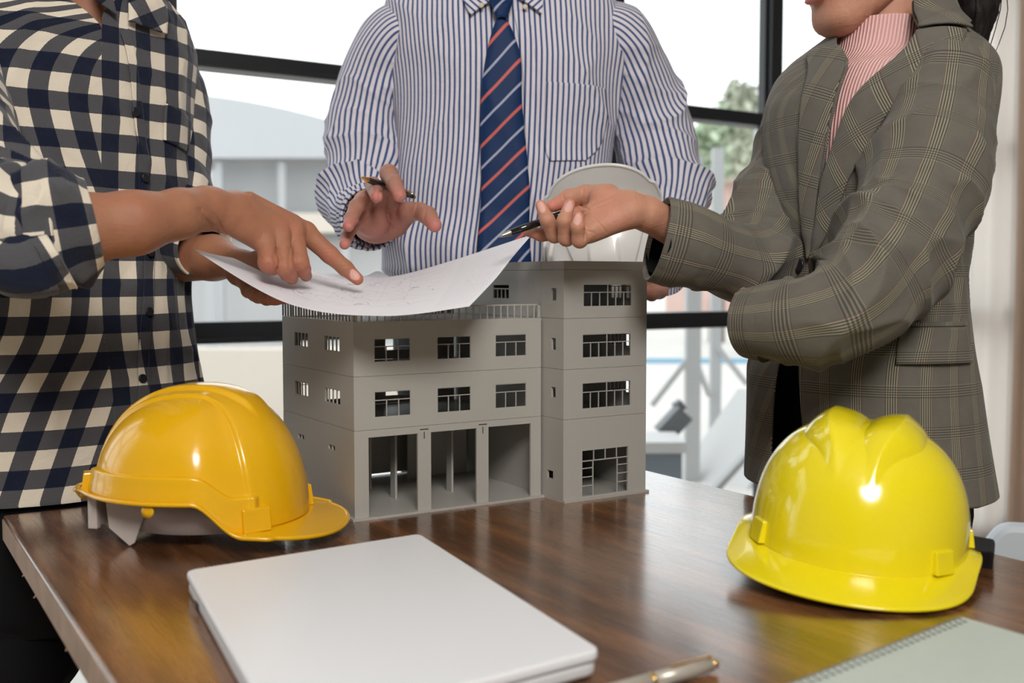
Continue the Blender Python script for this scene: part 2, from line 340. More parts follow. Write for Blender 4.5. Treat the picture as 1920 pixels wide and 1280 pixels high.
def sdf_mesh(base, fingers, h, kb=.012, kf=.008, ksep=.0008, creases=(), pad=.012, clip=None):
    pts = []
    for ch in [base]+list(fingers):
        for p in ch:
            if p[0] == 'c': pts += [p[1]-p[3], p[1]+p[3], p[2]-p[4], p[2]+p[4]]
            else: m_ = np.max(p[2]); pts += [p[1]-m_, p[1]+m_]
    pts = np.array(pts); lo = pts.min(0)-pad; hi = pts.max(0)+pad
    if clip is not None: lo = np.maximum(lo, clip[0]); hi = np.minimum(hi, clip[1])
    n = np.ceil((hi-lo)/h).astype(int)+1
    ax = [lo[i]+np.arange(n[i])*h for i in range(3)]
    def region(prims, mg):
        q = []
        for p in prims:
            if p[0] == 'c': q += [p[1]-p[3], p[1]+p[3], p[2]-p[4], p[2]+p[4]]
            else: m_ = np.max(p[2]); q += [p[1]-m_, p[1]+m_]
        q = np.array(q); a = np.clip(((q.min(0)-mg-lo)/h).astype(int), 0, n-1); b = np.clip(((q.max(0)+mg-lo)/h).astype(int)+2, 1, n)
        return tuple(slice(a[i], b[i]) for i in range(3))
    def grid(sl): return np.stack(np.meshgrid(*[ax[i][sl[i]] for i in range(3)], indexing='ij'), -1)
    B = np.full(n, .05, np.float64)
    full = tuple(slice(0, k) for k in n)
    for p in base:                               # each primitive touches only its own neighbourhood
        sl = region([p], kb*2+.006); d = cone_sdf(grid(sl), *p[1:]) if p[0] == 'c' else ell_sdf(grid(sl), *p[1:])
        B[sl] = smin(B[sl], d, kb)
    R = B.copy()
    for fch in fingers:
        sl = region(fch, kf*2+.006); d = eval_chain(grid(sl), fch, .004); R[sl] = smin(R[sl], smin(B[sl], d, kf), ksep)
    for (a, b, wd, amp) in creases:
        lo2 = np.minimum(a, b)-wd*3; hi2 = np.maximum(a, b)+wd*3; ca = np.clip(((lo2-lo)/h).astype(int), 0, n-1); cb = np.clip(((hi2-lo)/h).astype(int)+2, 1, n)
        sl = (slice(ca[0], cb[0]), slice(0, n[1]), slice(ca[2], cb[2])); G = grid(sl)[..., [0, 2]]; a2 = a[[0, 2]]; ab = b[[0, 2]]-a2
        t = np.clip(((G-a2)@ab)/(ab@ab+1e-12), 0, 1); dd = np.linalg.norm(G-a2-t[..., None]*ab, axis=-1)
        R[sl] += amp*np.exp(-(dd/wd)**2)
    return surface_nets(R.astype(np.float32), lo, h)
def cn(a, b, ra, rb):                            # cone between image points (px,py,d), radii in photo pixels
    return ('c', V(*a), V(*b), ra*a[2]/F, rb*b[2]/F)
def chain(*pts): return [cn(pts[i][:3], pts[i+1][:3], pts[i][3], pts[i+1][3]) for i in range(len(pts)-1)]
def tints(v, spots):
    col = np.zeros((len(v), 3))
    for (c, r, ch, amt) in spots:
        d = np.linalg.norm(v-c, axis=1); col[:, ch] = np.maximum(col[:, ch], amt*np.exp(-(d/r)**2))
    return col
def nailtint(v, col, c, dirv, nrm, ln, wd):      # a fingernail painted where it lies
    dirv = dirv/np.linalg.norm(dirv); nrm = nrm/np.linalg.norm(nrm); s = np.cross(dirv, nrm); q = v-c
    e = ((q@dirv)/ln)**2+((q@s)/wd)**2; m = sstep(1.15, .85, e)*((q@nrm) > -.006); col[:, 1] = np.maximum(col[:, 1], m); return col
# ---------------------------------------------------------------- cloth surfaces
class Loft:
    """torso shell: rows (z, cx, cy, a, b) bottom->top or top->bottom; theta 0 = front"""
    def __init__(s, rows, phi, disp=None, n=2.3):
        s.r = np.array(rows, float); s.n = n; s.disp = disp
        s.f = np.array([math.sin(phi), -math.cos(phi), 0.]); s.s = np.array([math.cos(phi), math.sin(phi), 0.])
        s.T = len(rows)-1; s.ct = np.linspace(0, s.T, 240); q = s.base(np.full(240, 1.0), s.ct); s.cl = q[0, 2]+np.r_[0, np.cumsum(np.linalg.norm(np.diff(q, axis=0), axis=1))]
    def row(s, t): return crom(s.r, t)
    def base(s, th, t):
        q = s.row(t); e = 2./s.n; sn, cs = np.sin(th), np.cos(th)
        x = np.sign(sn)*np.abs(sn)**e*q[..., 3]; y = np.sign(cs)*np.abs(cs)**e*q[..., 4]
        P = x[..., None]*s.s+y[..., None]*s.f; P[..., 0] += q[..., 1]; P[..., 1] += q[..., 2]; P[..., 2] += q[..., 0]
        return P
    def ev(s, th, t, off=0.):
        th = np.asarray(th, float); t = np.asarray(t, float); th, t = np.broadcast_arrays(th, t)
        P = s.base(th, t); e = 1e-3
        A = s.base(th+e, t)-s.base(th-e, t); t1 = np.clip(t+.01, 0, s.T); t0 = np.clip(t-.01, 0, s.T); B = s.base(th, t1)-s.base(th, t0)
        N = np.cross(A, B); N /= np.linalg.norm(N, axis=-1, keepdims=True)+1e-12
        c = P.copy(); q = s.row(t); c[..., 0] -= q[..., 1]; c[..., 1] -= q[..., 2]; c[..., 2] = 0
        N *= np.sign((N*c).sum(-1, keepdims=True)+1e-12)
        d = off+(s.disp(th, P) if s.disp else 0.)
        return P+N*np.asarray(d)[..., None]
    def uv(s, th, t):
        q = s.row(t); R = (q[..., 3]+q[..., 4])*.5
        # arc length from the front, by quadrature on the super-ellipse
        k = 24; out = np.zeros(np.shape(th)); prev = s.base(np.zeros_like(th), t)
        for i in range(1, k+1):
            cur = s.base(th*i/k, t); out += np.linalg.norm(cur-prev, axis=-1); prev = cur
        return np.stack([out*np.sign(th), np.interp(t, s.ct, s.cl)], -1)
    def mesh(s, name, mat, parent, nu=160, nv=160, th0=None, th1=None, t0=0, t1=None, off=0, **k):
        t1 = s.T if t1 is None else t1; t = np.linspace(t0, t1, nv)[:, None]
        a = -np.pi if th0 is None else th0; b = np.pi if th1 is None else th1
        if callable(a): a = a(t)
        if callable(b): b = b(t)
        th = a+(b-a)*np.linspace(0, 1, nu)[None]+0*t; T_ = t+0*th
        return mesh(name, s.ev(th, T_, off).reshape(-1, 3), gridfaces(nv, nu), mat, parent, uv=s.uv(th, T_).reshape(-1, 2), **k)
    def pick(s, px, py, lo=-2.6, hi=2.6):
        if not hasattr(s, 'cache'):
            th = np.linspace(-2.6, 2.6, 261)[None]; t = np.linspace(0, s.T, 301)[:, None]; P = s.ev(th+0*t, t+0*th); x, y, d = proj(P)
            s.cache = (th+0*t, t+0*th, x, y, d)
        th, t, x, y, d = s.cache; ok = (th >= lo) & (th <= hi)
        e = (x-px)**2+(y-py)**2+(d-d.min())*2500; e = np.where(ok, e, 1e9); i = np.unravel_index(np.argmin(e), e.shape)
        return th[i], t[i]
    def strip(s, name, mat, parent, fa, fb, t0, t1, off=.005, nu=14, nv=60, solid=.003, uvs=(1, 0, 0, 1), uvoff=(0, 0)):
        t = np.linspace(t0, t1, nv)[:, None]; g = np.linspace(0, 1, nu)[None]; th = fa(t)*(1-g)+fb(t)*g; T_ = t+0*th
        o_ = off+.003*np.sin(g*np.pi)+0*th; uv = s.uv(th, T_); uv = np.stack([uv[..., 0]*uvs[0]+uv[..., 1]*uvs[1]+uvoff[0], uv[..., 0]*uvs[2]+uv[..., 1]*uvs[3]+uvoff[1]], -1)
        return mesh(name, s.ev(th, T_, o_).reshape(-1, 3), gridfaces(nv, nu), mat, parent, uv=uv.reshape(-1, 2), solid=solid)
    def patch(s, name, mat, parent, left, right, off=.003, nu=14, nv=40, solid=.0015, lip=0., uvs=(1, 0, 0, 1), uvoff=(0, 0), thick=None, **k):
        """left/right: lists of photo points down both edges, laid on the shell"""
        Lp = np.array([s.pick(*p) for p in left]); Rp = np.array([s.pick(*p) for p in right])
        f = np.linspace(0, 1, nv); A = crom(Lp, f*(len(Lp)-1)); B = crom(Rp, f*(len(Rp)-1)); g = np.linspace(0, 1, nu)[None, :, None]
        Q = A[:, None]*(1-g)+B[:, None]*g; o_ = off+lip*g[..., 0]+0*Q[..., 0]
        if thick is not None: o_ = o_+thick(f[:, None], g[..., 0])
        uv = s.uv(Q[..., 0], Q[..., 1]); uv = np.stack([uv[..., 0]*uvs[0]+uv[..., 1]*uvs[1]+uvoff[0], uv[..., 0]*uvs[2]+uv[..., 1]*uvs[3]+uvoff[1]], -1)
        return mesh(name, s.ev(Q[..., 0], Q[..., 1], o_).reshape(-1, 3), gridfaces(nv, nu), mat, parent, uv=uv.reshape(-1, 2), solid=solid, **k)
def tube(name, mat, parent, path, nu=72, nv=140, disp=None, ref=(0, 0, 1), capstart=True, uvoff=(0, 0), inner=.035, uvang=0, flat=1., **k):
    """path rows: (x,y,z,ra,rb): sleeve along a curve; end is turned inwards"""
    P = np.array(path, float); n = len(P); t = np.linspace(0, n-1, nv); Q = crom(P, t); c = Q[:, :3]
    T = np.gradient(c, axis=0); T /= np.linalg.norm(T, axis=1, keepdims=True)
    x = np.cross(T[0], np.array(ref, float)); x /= np.linalg.norm(x); X = [x]
    for i in range(1, nv): x = x-T[i]*(x@T[i]); x /= np.linalg.norm(x); X.append(x)
    X = np.array(X); Y = np.cross(T, X); L = np.r_[0, np.cumsum(np.linalg.norm(np.diff(c, axis=0), axis=1))]
    th = np.linspace(-np.pi, np.pi, nu); ra = Q[:, 3:4]; rb = Q[:, 4:5]
    dirs = np.cos(th)[None, :, None]*X[:, None]+np.sin(th)[None, :, None]*Y[:, None]
    offs = np.cos(th)[None, :, None]*X[:, None]*ra[..., None]+np.sin(th)[None, :, None]*Y[:, None]*rb[..., None]
    G = c[:, None]+offs
    if disp: G = G+dirs*disp(np.cos(th)[None]*ra, np.sin(th)[None]*rb, L[:, None]+0*th[None], L[-1])[..., None]
    uv = np.stack([th[None]*np.mean(Q[:, 3:5])+uvoff[0]+0*L[:, None], L[:, None]+uvoff[1]+0*th[None]], -1)
    if capstart:                                 # rounded shoulder end
        caps = []; cu = []
        for q in (0., .35, .65, .88):
            caps.append(c[0]-T[0]*(1-q)*0+(-T[0])*math.sqrt(max(0, 1-q*q))*min(ra[0, 0], rb[0, 0])*.8+(G[0]-c[0])*q); cu.append(uv[0]-[0, (1-q)*.04])
        G = np.concatenate([np.array(caps), G]); uv = np.concatenate([np.array(cu), uv])
    if inner:
        e = G[-1]; cc = c[-1]; ins = [cc+(e-cc)*.97+T[-1]*.0015, cc+(e-cc)*.93, cc+(e-cc)*.9-T[-1]*inner*.5, cc+(e-cc)*.86-T[-1]*inner]
        G = np.concatenate([G, np.array(ins)]); uv = np.concatenate([uv, np.array([uv[-1]-[0, .001*i] for i in range(4)])])
    o = mesh(name, G.reshape(-1, 3), gridfaces(len(G), nu), mat, parent, uv=uv.reshape(-1, 2), **k)
    return o
def cloth(amp, f=9., fl=9., seed=0, skew=0., fine=.25, at=None):
    def d(x, y, L, tot):
        n = ridge(vn((x+skew*L)*f, (y-skew*L)*f, L*fl, seed))-.33
        n2 = ridge(vn((x-skew*L)*f*2.3, y*f*2.3, (L+x*.5)*fl*2.2, seed+7))-.33
        a = amp if at is None else amp*at(L/tot)
        return a*(n+fine*n2)
    return d
def disc(mb, c, nrm, r, h, n=20):
    c = np.array(c); nrm = np.array(nrm)/np.linalg.norm(nrm); mb.lathe(c, c+nrm, [(0, r), (h*.7, r), (h, r*.85), (h*.85, r*.6), (h*.8, r*.1)], n); return mb
def button(name, mat, parent, L, px, py, r=.0055, off=.004):
    th, t = L.pick(px, py); c = L.ev(np.array([th]), np.array([t]), off)[0]; c2 = L.ev(np.array([th]), np.array([t]), off+.01)[0]
    return disc(MB(), c, c2-c, r, .0022).build(name, mat, parent, smooth=True)
# ---------------------------------------------------------------- setting: room
def room(name, x0, x1, y0, y1, z0, z1, mat):
    v = [L2W(x, y, z) for z in (z0, z1) for x, y in ((x0, y0), (x1, y0), (x1, y1), (x0, y1))]
    o = mesh(name, v, [(0, 3, 2, 1), (4, 5, 6, 7), (0, 1, 5, 4), (1, 2, 6, 5), (2, 3, 7, 6), (3, 0, 4, 7)], mat, smooth=False); o['kind'] = 'structure'; return o
WY = 1.40                                        # window line
room('floor', -3., 4.6, -3.2, WY+.15, -.12, 0, M['floor'])
room('ceiling', -3., 4.6, -3.2, WY+.15, 2.9, 3.0, M['ceil'])
room('wall_left', -3.1, -3., -3.2, WY+.15, 0, 2.9, M['wall'])
room('wall_right', 4.6, 4.7, -3.2, WY+.15, 0, 2.9, M['wall'])
room('wall_rear', -3., 4.6, -3.3, -3.2, 0, 2.9, M['wall'])
bars_z = [(.06, .05), (.912, .052), (1.563, .043), (2.215, .045), (2.86, .06)]
mull = [.128+.6617*i for i in range(-4, 7)]
win = 1
for i in range(len(mull)-1):
    e = empty('window_%d' % win, L2W(mull[i], WY, 0), YAW); e['kind'] = 'structure'; win += 1
    W_ = .6617; t = .026
    m_ = MB().box(-t, t, -.03, .03, 0, 2.9)
    m_.box(t, t+.012, -.012, .02, 0, 2.9).box(-t-.012, -t, -.012, .02, 0, 2.9)
    m_.build('mullion', M['frame'], e, world=False, bevel=.002)
    for (z, hh) in bars_z:
        MB().box(t, W_-t, -.03, .03, z-hh/2, z+hh/2).box(t, W_-t, -.040, -.03, z-hh/2, z-hh/2+.012).build('transom_bar', M['frame'], e, world=False, bevel=.002)
    for k in range(4):
        z0 = bars_z[k][0]+bars_z[k][1]/2; z1 = bars_z[k+1][0]-bars_z[k+1][1]/2
        MB().box(t, W_-t, .002, .006, z0, z1).build('pane', M['glass'], e, world=False)
# curtain of heavy folds at the right, and a sheer one beside it
def mat_curtain(name, col, tr):
    m, nt, b = nm(name); b.inputs['Base Color'].default_value = (*col, 1); b.inputs['Roughness'].default_value = .9
    out = nt.nodes['Material Output']; t = node(nt, 'ShaderNodeBsdfTranslucent'); t.inputs[0].default_value = (*col, 1); mx = node(nt, 'ShaderNodeMixShader'); mx.inputs[0].default_value = tr
    nt.links.new(b.outputs[0], mx.inputs[1]); nt.links.new(t.outputs[0], mx.inputs[2]); nt.links.new(mx.outputs[0], out.inputs[0]); bump(nt, b, noise(nt, 400, 2, texco(nt)), .2, .001)
    return m
def curtain(name, x0, x1, y, lam, amp, mat, label, seed):
    n = int((x1-x0)/.008); xs = np.linspace(x0, x1, n); zs = np.linspace(.02, 2.84, 30)
    X, Z = np.meshgrid(xs, zs); ph = 2*np.pi*(X/lam+.25*np.sin(X*5.1+seed)); Y = y+amp*np.sin(ph+.15*np.sin(Z*2))*(.75+.25*Z/2.9)+.01*np.sin(ph*2.3+seed)
    P = np.array([CX, CY, 0.])+X[..., None]*EX+Y[..., None]*EY; P[..., 2] = Z
    c = L2W(x0, y, 0); e = empty(name, c); mesh('cloth', P.reshape(-1, 3), gridfaces(30, n), mat, e, solid=.002)
    MB().lathe(L2W(x0-.05, y, 2.87), L2W(x1, y, 2.87), [(0, .012), (x1-x0+.05, .012)], 12).build('rod', M['frame'], e, smooth=True)
    tag(e, label, 'curtain')
curtain('sheer_curtain', 2.80, 3.45, WY-.10, .19, .022, mat_curtain('sheer_voile', (.92, .89, .86), .75), 'white sheer curtain hanging in front of the window right behind the woman', 1)
curtain('curtain', 3.15, 4.45, WY-.2, .30, .055, mat_curtain('beige_curtain_cloth', (.74, .60, .50), .40), 'beige floor-length curtain with soft folds at the far right', 3)
# ---------------------------------------------------------------- outside
def out(name, fn, mat, label=None, cat=None, kind=None):
    m_ = MB(); fn(m_); o = m_.build(name, mat); tag(o, label, cat, None, kind); return o
pave = plain('pale_concrete', (.52, .50, .47), .9, nscale=1.5, namp=.06); side = plain('pale_cladding', (.50, .50, .505), .7)  # paving is pale concrete in its own colour
steel = plain('galvanised_steel', (.40, .41, .42), .5); roofm = plain('pale_roof_sheet', (.44, .45, .465), .6); tanm = plain('cream_render', (.60, .54, .47), .9)
o = mesh('outdoor_ground', [L2W(-60, WY+.2, -.15), L2W(90, WY+.2, -.15), L2W(90, 120, -.15), L2W(-60, 120, -.15)], [(0, 1, 2, 3)], pave, smooth=False); o['kind'] = 'structure'
def O(px, d, z=0.): p = V(px, 524, d); return np.array([p[0], p[1], z])
def ray_z(py, d): return V(960, py, d)[2]
# warehouse at the left with a curved roof
e = empty('warehouse', O(500, 20))
x0, x1 = O(250, 20)[0], O(760, 20)[0]; D0 = 20.
zt = ray_z(262, D0); zb = -.15
MB().box(x0, x1, D0, D0+12, zb, zt-.35).build('wall', side, e)
m_ = MB(); n = 24; pts = []
for i in range(n+1):
    f = i/n; xx = x0-.5+(x1-x0+1)*f; pts.append((xx, zt-.4+1.15*(1-((f-.12)/.88)**2 if f > .12 else 1)))
m_.prism([(x0-.5, zt-.45)]+pts+[(x1+.5, zt-.45)], D0-.8, D0+12.5, 1).build('roof', roofm, e)
for i in range(40):
    z = zb+1.9+i*.09
    if z < zt-.5: MB().box(x0+.1, x1-.1, D0-.03, D0, z, z+.045).build('cladding_sheet', roofm, e)
MB().box(x0, x1, D0-.6, D0-.05, 1.9, 2.25).build('canopy', tanm, e)
for i in range(5):
    xx = x0+.6+i*1.15; MB().box(xx, xx+.13, D0-.6, D0-.47, zb, zt-.5).build('column', steel, e)
tag(e, 'long pale warehouse with a low curved roof outside the left window', 'warehouse')
e = empty('low_wall', O(420, 9)); MB().box(O(120, 9)[0], O(820, 9)[0], 9, 9.2, -.15, ray_z(655, 9)).build('wall', tanm, e); tag(e, 'low cream garden wall outside the left window, below the warehouse', 'wall')
mbx = MB().box(O(385, 16)[0], O(402, 16)[0], 16, 16.2, 0, ray_z(320, 16)).build('sign_post', steel); tag(mbx, 'thin grey post standing in front of the warehouse', 'post')
# steel stair frame outside the right window
e = empty('steel_stair', O(1320, 6.2)); d = 6.2
def bm(name, a, b, wd): MB().beam(a, b, wd).build(name, steel, e)
bm('post', O(1300, d, -.15), O(1300, d, 1.75), .085); bm('post', O(1343, 7, -.15), O(1343, 7, 1.9), .07); bm('post', O(1422, 7.4, -.15), O(1422, 7.4, 2.2), .07)
def at(px, py, d): return V(px, py, d)
bm('brace', at(1300, 660, d), at(1222, 760, d), .03); bm('brace', at(1345, 650, 7), at(1400, 720, 7), .035); bm('brace', at(1290, 640, d), at(1330, 740, 7), .03)
bm('handrail', at(1280, 500, d), at(1430, 350, 6.8), .05); bm('handrail', at(1220, 600, 8), at(1430, 585, 8), .05)
MB().beam(at(1270, 1010, 6.0), at(1450, 740, 6.6), .5, .06).build('stringer', plain('pale_stair_side', (.50, .50, .50), .7), e)
bm('handrail', at(1320, 940, 4.6), at(1420, 830, 4.8), .03)
tag(e, 'pale grey steel stair frame with posts and braces outside the right window', 'stair')
e = empty('blue_tarpaulin', O(1250, 15)); MB().box(O(1150, 15)[0], O(1460, 15)[0], 15, 15.05, ray_z(690, 15), ray_z(672, 15)).build('sheet', plain('blue_sheet', (.20, .38, .52), .6), e)
tag(e, 'light blue strip of tarpaulin along the ground outside right window', 'tarpaulin')
e = empty('floodlight', at(1262, 790, 5.2)); gm = plain('grey_lamp_housing', (.13, .14, .15), .6)
MB().beam(at(1242, 815, 5.2), at(1282, 772, 5.2), .11, .09).build('housing', gm, e); MB().beam(at(1260, 800, 5.2), at(1262, 835, 5.2), .03).build('bracket', steel, e)
MB().beam(at(1266, 766, 5.25), at(1280, 756, 5.25), .07, .05).build('lamp_head', gm, e)
tag(e, 'dark grey floodlight on the crate outside, beside the model tower', 'floodlight')
c0 = at(1238, 870, 4.9); e = empty('crate', c0); MB().box(c0[0]-.12, c0[0]+.085, c0[1]-.1, c0[1]+.2, .0, c0[2]+.07).build('box', plain('blue_grey_crate', (.16, .19, .22), .7), e)
MB().box(c0[0]-.14, c0[0]+.1, c0[1]-.12, c0[1]+.22, c0[2]+.07, c0[2]+.12).build('lid', side, e)
tag(e, 'blue-grey crate with a pale lid outside, right of the model tower', 'crate')
redm = plain('red_brick_paint', (.60, .42, .37), .9, nscale=2, namp=.15)
e = empty('brick_house', O(1360, 33)); MB().box(O(1300, 33)[0], O(1445, 33)[0], 33, 39, -.15, ray_z(345, 33)).build('wall', redm, e)
MB().prism([(O(1285, 33)[0], ray_z(345, 33)), (O(1370, 33)[0], ray_z(322, 33)), (O(1460, 33)[0], ray_z(345, 33))], 32.6, 39.4, 1).build('roof', plain('pale_tiles', (.45, .33, .28), .8), e)
MB().box(O(1335, 33)[0], O(1350, 33)[0], 32.95, 33, ray_z(400, 33), ray_z(370, 33)).build('window', side, e)
tag(e, 'small reddish house outside, behind the trees at right', 'house')
leafm = [plain('hazy_leaves', (.46, .54, .40), .8, nscale=2, namp=.3), plain('hazy_olive_leaves', (.52, .54, .44), .8, nscale=2, namp=.3)]  # distance haze is put into these pale leaf colours
bark = plain('tree_bark', (.15, .11, .08), .9)
def tree(px, d, py0, py1, wpx, lm, label, seed):
    r_ = random.Random(seed); base = O(px, d, -.15); e = empty('tree', base); z0, z1 = ray_z(py1, d), ray_z(py0, d); R = wpx/F*d/2
    MB().lathe(base, base+[0, 0, 1], [(0, .16), (z0+.15+.3, .09)], 8).build('trunk', bark, e, smooth=True)
    vs = []; fs = []
    for i in range(1500):
        u, v_, w_ = [r_.gauss(0, .42) for _ in range(3)]; c = np.array([base[0]+u*R, base[1]+v_*R, (z0+z1)/2+w_*(z1-z0)*.5]); s_ = .16
        a = np.array([r_.uniform(-1, 1) for _ in range(3)]); a /= np.linalg.norm(a); b = np.cross(a, [0, .3, 1]); b /= np.linalg.norm(b); k = len(vs)
        vs += [c-a*s_, c-b*s_*.6, c+a*s_, c+b*s_*.6]; fs.append((k, k+1, k+2, k+3))
    o = mesh('foliage', vs, fs, lm, e, smooth=False); o['kind'] = 'stuff'
    tag(e, label, 'tree')
tree(1345, 20, 225, 330, 90, leafm[0], 'green tree outside, left of the window post behind the woman', 1)
tree(1385, 26, 165, 260, 70, leafm[1], 'taller hazy tree outside, its top above the upper window bar', 2)
tree(1405, 17, 235, 340, 50, leafm[1], 'olive tree outside, close against the right window post', 3)
# ---------------------------------------------------------------- table
TB = empty('table', (CX, CY, 0), YAW)
top = MB().box(-.355, .515, -1.0, .261, TABZ-.03, TABZ)
tt = top.build('tabletop', M['wood'], TB, world=False, bevel=.003)
MB().box(-.3565, -.3552, -.99, .255, TABZ-.029, TABZ-.004).build('worn_edge', M['edge'], TB, world=False)
tb2 = empty_parts = None
for i, (x, y) in enumerate(((-.10, .1), (.40, .1), (-.10, -.93), (.40, -.93))):
    MB().box(x-.03, x+.03, y-.03, y+.03, 0, TABZ-.03).build('leg', M['wood'], TB, world=False, bevel=.004)
MB().box(-.07, .37, .09, .11, TABZ-.11, TABZ-.03).box(-.07, .37, -.94, -.92, TABZ-.11, TABZ-.03).box(-.11, -.09, -.9, .07, TABZ-.11, TABZ-.03).box(.39, .41, -.9, .07, TABZ-.11, TABZ-.03).build('apron', M['wood'], TB, world=False)
for (y, s_) in ((.07, .003), (-.02, .004), (-.2, .003)):
    MB().beam((-.355, y, TABZ-.026), (-.355-s_, y-.002, TABZ-.030), .0009).build('splinter', M['edge'], TB, world=False)
tag(TB, 'dark varnished wooden table with a worn pale left edge', 'table')
# ---------------------------------------------------------------- building model
BM = empty('building_model', (CX, CY, TABZ), YAW)
tag(BM, 'grey plastic scale model of a building with a tower on the table', 'model building')
pl = M['plast']
def panel(name, u0, u1, z0, z1, holes, place, th=.003):
    """wall panel in (u,z) with rectangular openings; place(u,z,k) -> local point, k 0 outer / 1 inner"""
    us = sorted({u0, u1}|{h[0] for h in holes}|{h[1] for h in holes}); zs = sorted({z0, z1}|{h[2] for h in holes}|{h[3] for h in holes})
    us = [u for u in us if u0 <= u <= u1]; zs = [z for z in zs if z0 <= z <= z1]
    def hole(i, j):
        if i < 0 or j < 0 or i >= len(us)-1 or j >= len(zs)-1: return True
        u = (us[i]+us[i+1])/2; z = (zs[j]+zs[j+1])/2
        return any(h[0] < u < h[1] and h[2] < z < h[3] for h in holes)
    idx = {}; v = []; f = []
    def vid(i, j, k):
        if (i, j, k) not in idx: idx[i, j, k] = len(v); v.append(place(us[i], zs[j], k*th))
        return idx[i, j, k]
    for i in range(len(us)-1):
        for j in range(len(zs)-1):
            if hole(i, j): continue
            f.append([vid(*q, 0) for q in ((i, j), (i+1, j), (i+1, j+1), (i, j+1))]); f.append([vid(*q, 1) for q in ((i, j+1), (i+1, j+1), (i+1, j), (i, j))])
            for (di, dj, a, b) in ((-1, 0, (i, j+1), (i, j)), (1, 0, (i+1, j), (i+1, j+1)), (0, -1, (i, j), (i+1, j)), (0, 1, (i+1, j+1), (i, j+1))):
                if hole(i+di, j+dj): f.append([vid(*a, 0), vid(*b, 0), vid(*b, 1), vid(*a, 1)][::-1])
    return mesh(name, v, f, pl, BM, smooth=False, world=False)
def sash(h, place, vb, hb=None, cols=None, w_=.0011, parent=None):
    """window bars: frame round the opening, vertical bars at fractions, one cross bar"""
    u0, u1, z0, z1 = h; m_ = MB()
    def bar(a0, a1, b0, b1):
        P = [place(u, z, k) for k in (.0004, .0018) for u, z in ((a0, b0), (a1, b0), (a1, b1), (a0, b1))]
        m_.add(P, [(0, 1, 2, 3), (7, 6, 5, 4), (0, 4, 5, 1), (1, 5, 6, 2), (2, 6, 7, 3), (3, 7, 4, 0)])
    zc = z0+(z1-z0)*hb if hb else z1
    if hb: bar(u0, u1, zc-w_/2, zc+w_/2)
    for q in vb: u = u0+(u1-u0)*q; bar(u-w_/2, u+w_/2, z0, zc)
    for q in (cols or []): u = u0+(u1-u0)*q; bar(u-w_/2, u+w_/2, zc, z1)
    for (a0, a1, b0, b1) in ((u0-.0004, u0+.0007, z0, z1), (u1-.0007, u1+.0004, z0, z1), (u0, u1, z0-.0004, z0+.0007), (u0, u1, z1-.0007, z1+.0004)): bar(a0, a1, b0, b1)
    return m_.build('window_frame', pl, BM, world=False)
g = .0004; Z = [.003, .109, .174, .2400]; WF = .268; DP = .244; TX0, TX1, TY0 = .2712, .408, -.048; TOP = .314
front = lambda u, z, k: (u, k, z); left_ = lambda u, z, k: (k, u, z); back = lambda u, z, k: (u, DP-k, z)
tfront = lambda u, z, k: (u, TY0+k, z); tside = lambda u, z, k: (TX0+k, u, z); tright = lambda u, z, k: (TX1-k, u, z); tback = lambda u, z, k: (u, DP-k, z)
wf = [(.0270, .0757), (.1128, .1610), (.1976, .2451)]; rows_ = [(.1233, .1546), (.1903, .2187)]
doors = [(.0186, .0849, .003, .0996), (.1034, .1693, .003, .0998), (.187, .252, .003, .1002)]
panel('wall_panel', 0, WF, Z[0], Z[1]-g, doors, front)
for r in (0, 1):
    hs = [(a, b, *rows_[r]) for a, b in wf]; panel('wall_panel', 0, WF, Z[r+1], Z[r+2]-g, hs, front)
    for h in hs: sash(h, front, (.333, .667), .66)
# left wall
lw = [(.0417, .0911), (.1486, .197)]; small = [(.0566, .0842, .0766, .0830), (.162, .1915, .0766, .0830)]
small = [(.060, .081, .0764, .0832), (.166, .188, .0764, .0832)]
panel('wall_panel', .003, DP, Z[0], Z[1]-g, small, left_)
for h in small: sash(h, left_, (.5,), w_=.003)
for r, (za, zb_) in enumerate(((.1357, .1540), (.2012, .2200))):
    hs = [(a, b, za, zb_) for a, b in lw]; panel('wall_panel', .003, DP, Z[r+1], Z[r+2]-g, hs, left_)
    for h in hs: sash(h, left_, (.25, .5, .75), w_=.0022)
# back wall, with a gap of daylight under it
panel('wall_panel', .003, WF, Z[0]+.0035, Z[1]-g, [], back)
for r in (0, 1):
    hs = [(.025, .085, rows_[r][0]-.004, rows_[r][1]+.004), (.155, .22, rows_[r][0]-.004, rows_[r][1]+.004)]; panel('wall_panel', .003, WF, Z[r+1], Z[r+2]-g, hs, back)
    for h in hs: sash(h, back, (.333, .667), .6)
# floors and roof, base plate
MB().box(-.004, TX0, -.004, DP+.003, 0, .003).box(TX0, TX1+.004, TY0-.003, DP+.003, 0, .003).build('base_plate', pl, BM, world=False)
for z in Z[1:3]: MB().box(.003, WF, .003, DP-.003, z-.0025, z-.0006).build('floor_slab', pl, BM, world=False)
MB().box(.003, WF+.003, .003, DP-.003, Z[3]-.0045, Z[3]-.002).build('roof_slab', pl, BM, world=False)
for z in Z[1:4]: MB().box(TX0+.003, TX1-.003, TY0+.003, DP-.003, z-.0025, z-.0006).build('floor_slab', pl, BM, world=False)
MB().box(TX0+.003, TX1-.003, TY0+.003, DP-.003, TOP-.006, TOP-.004).build('roof_slab', pl, BM, world=False)
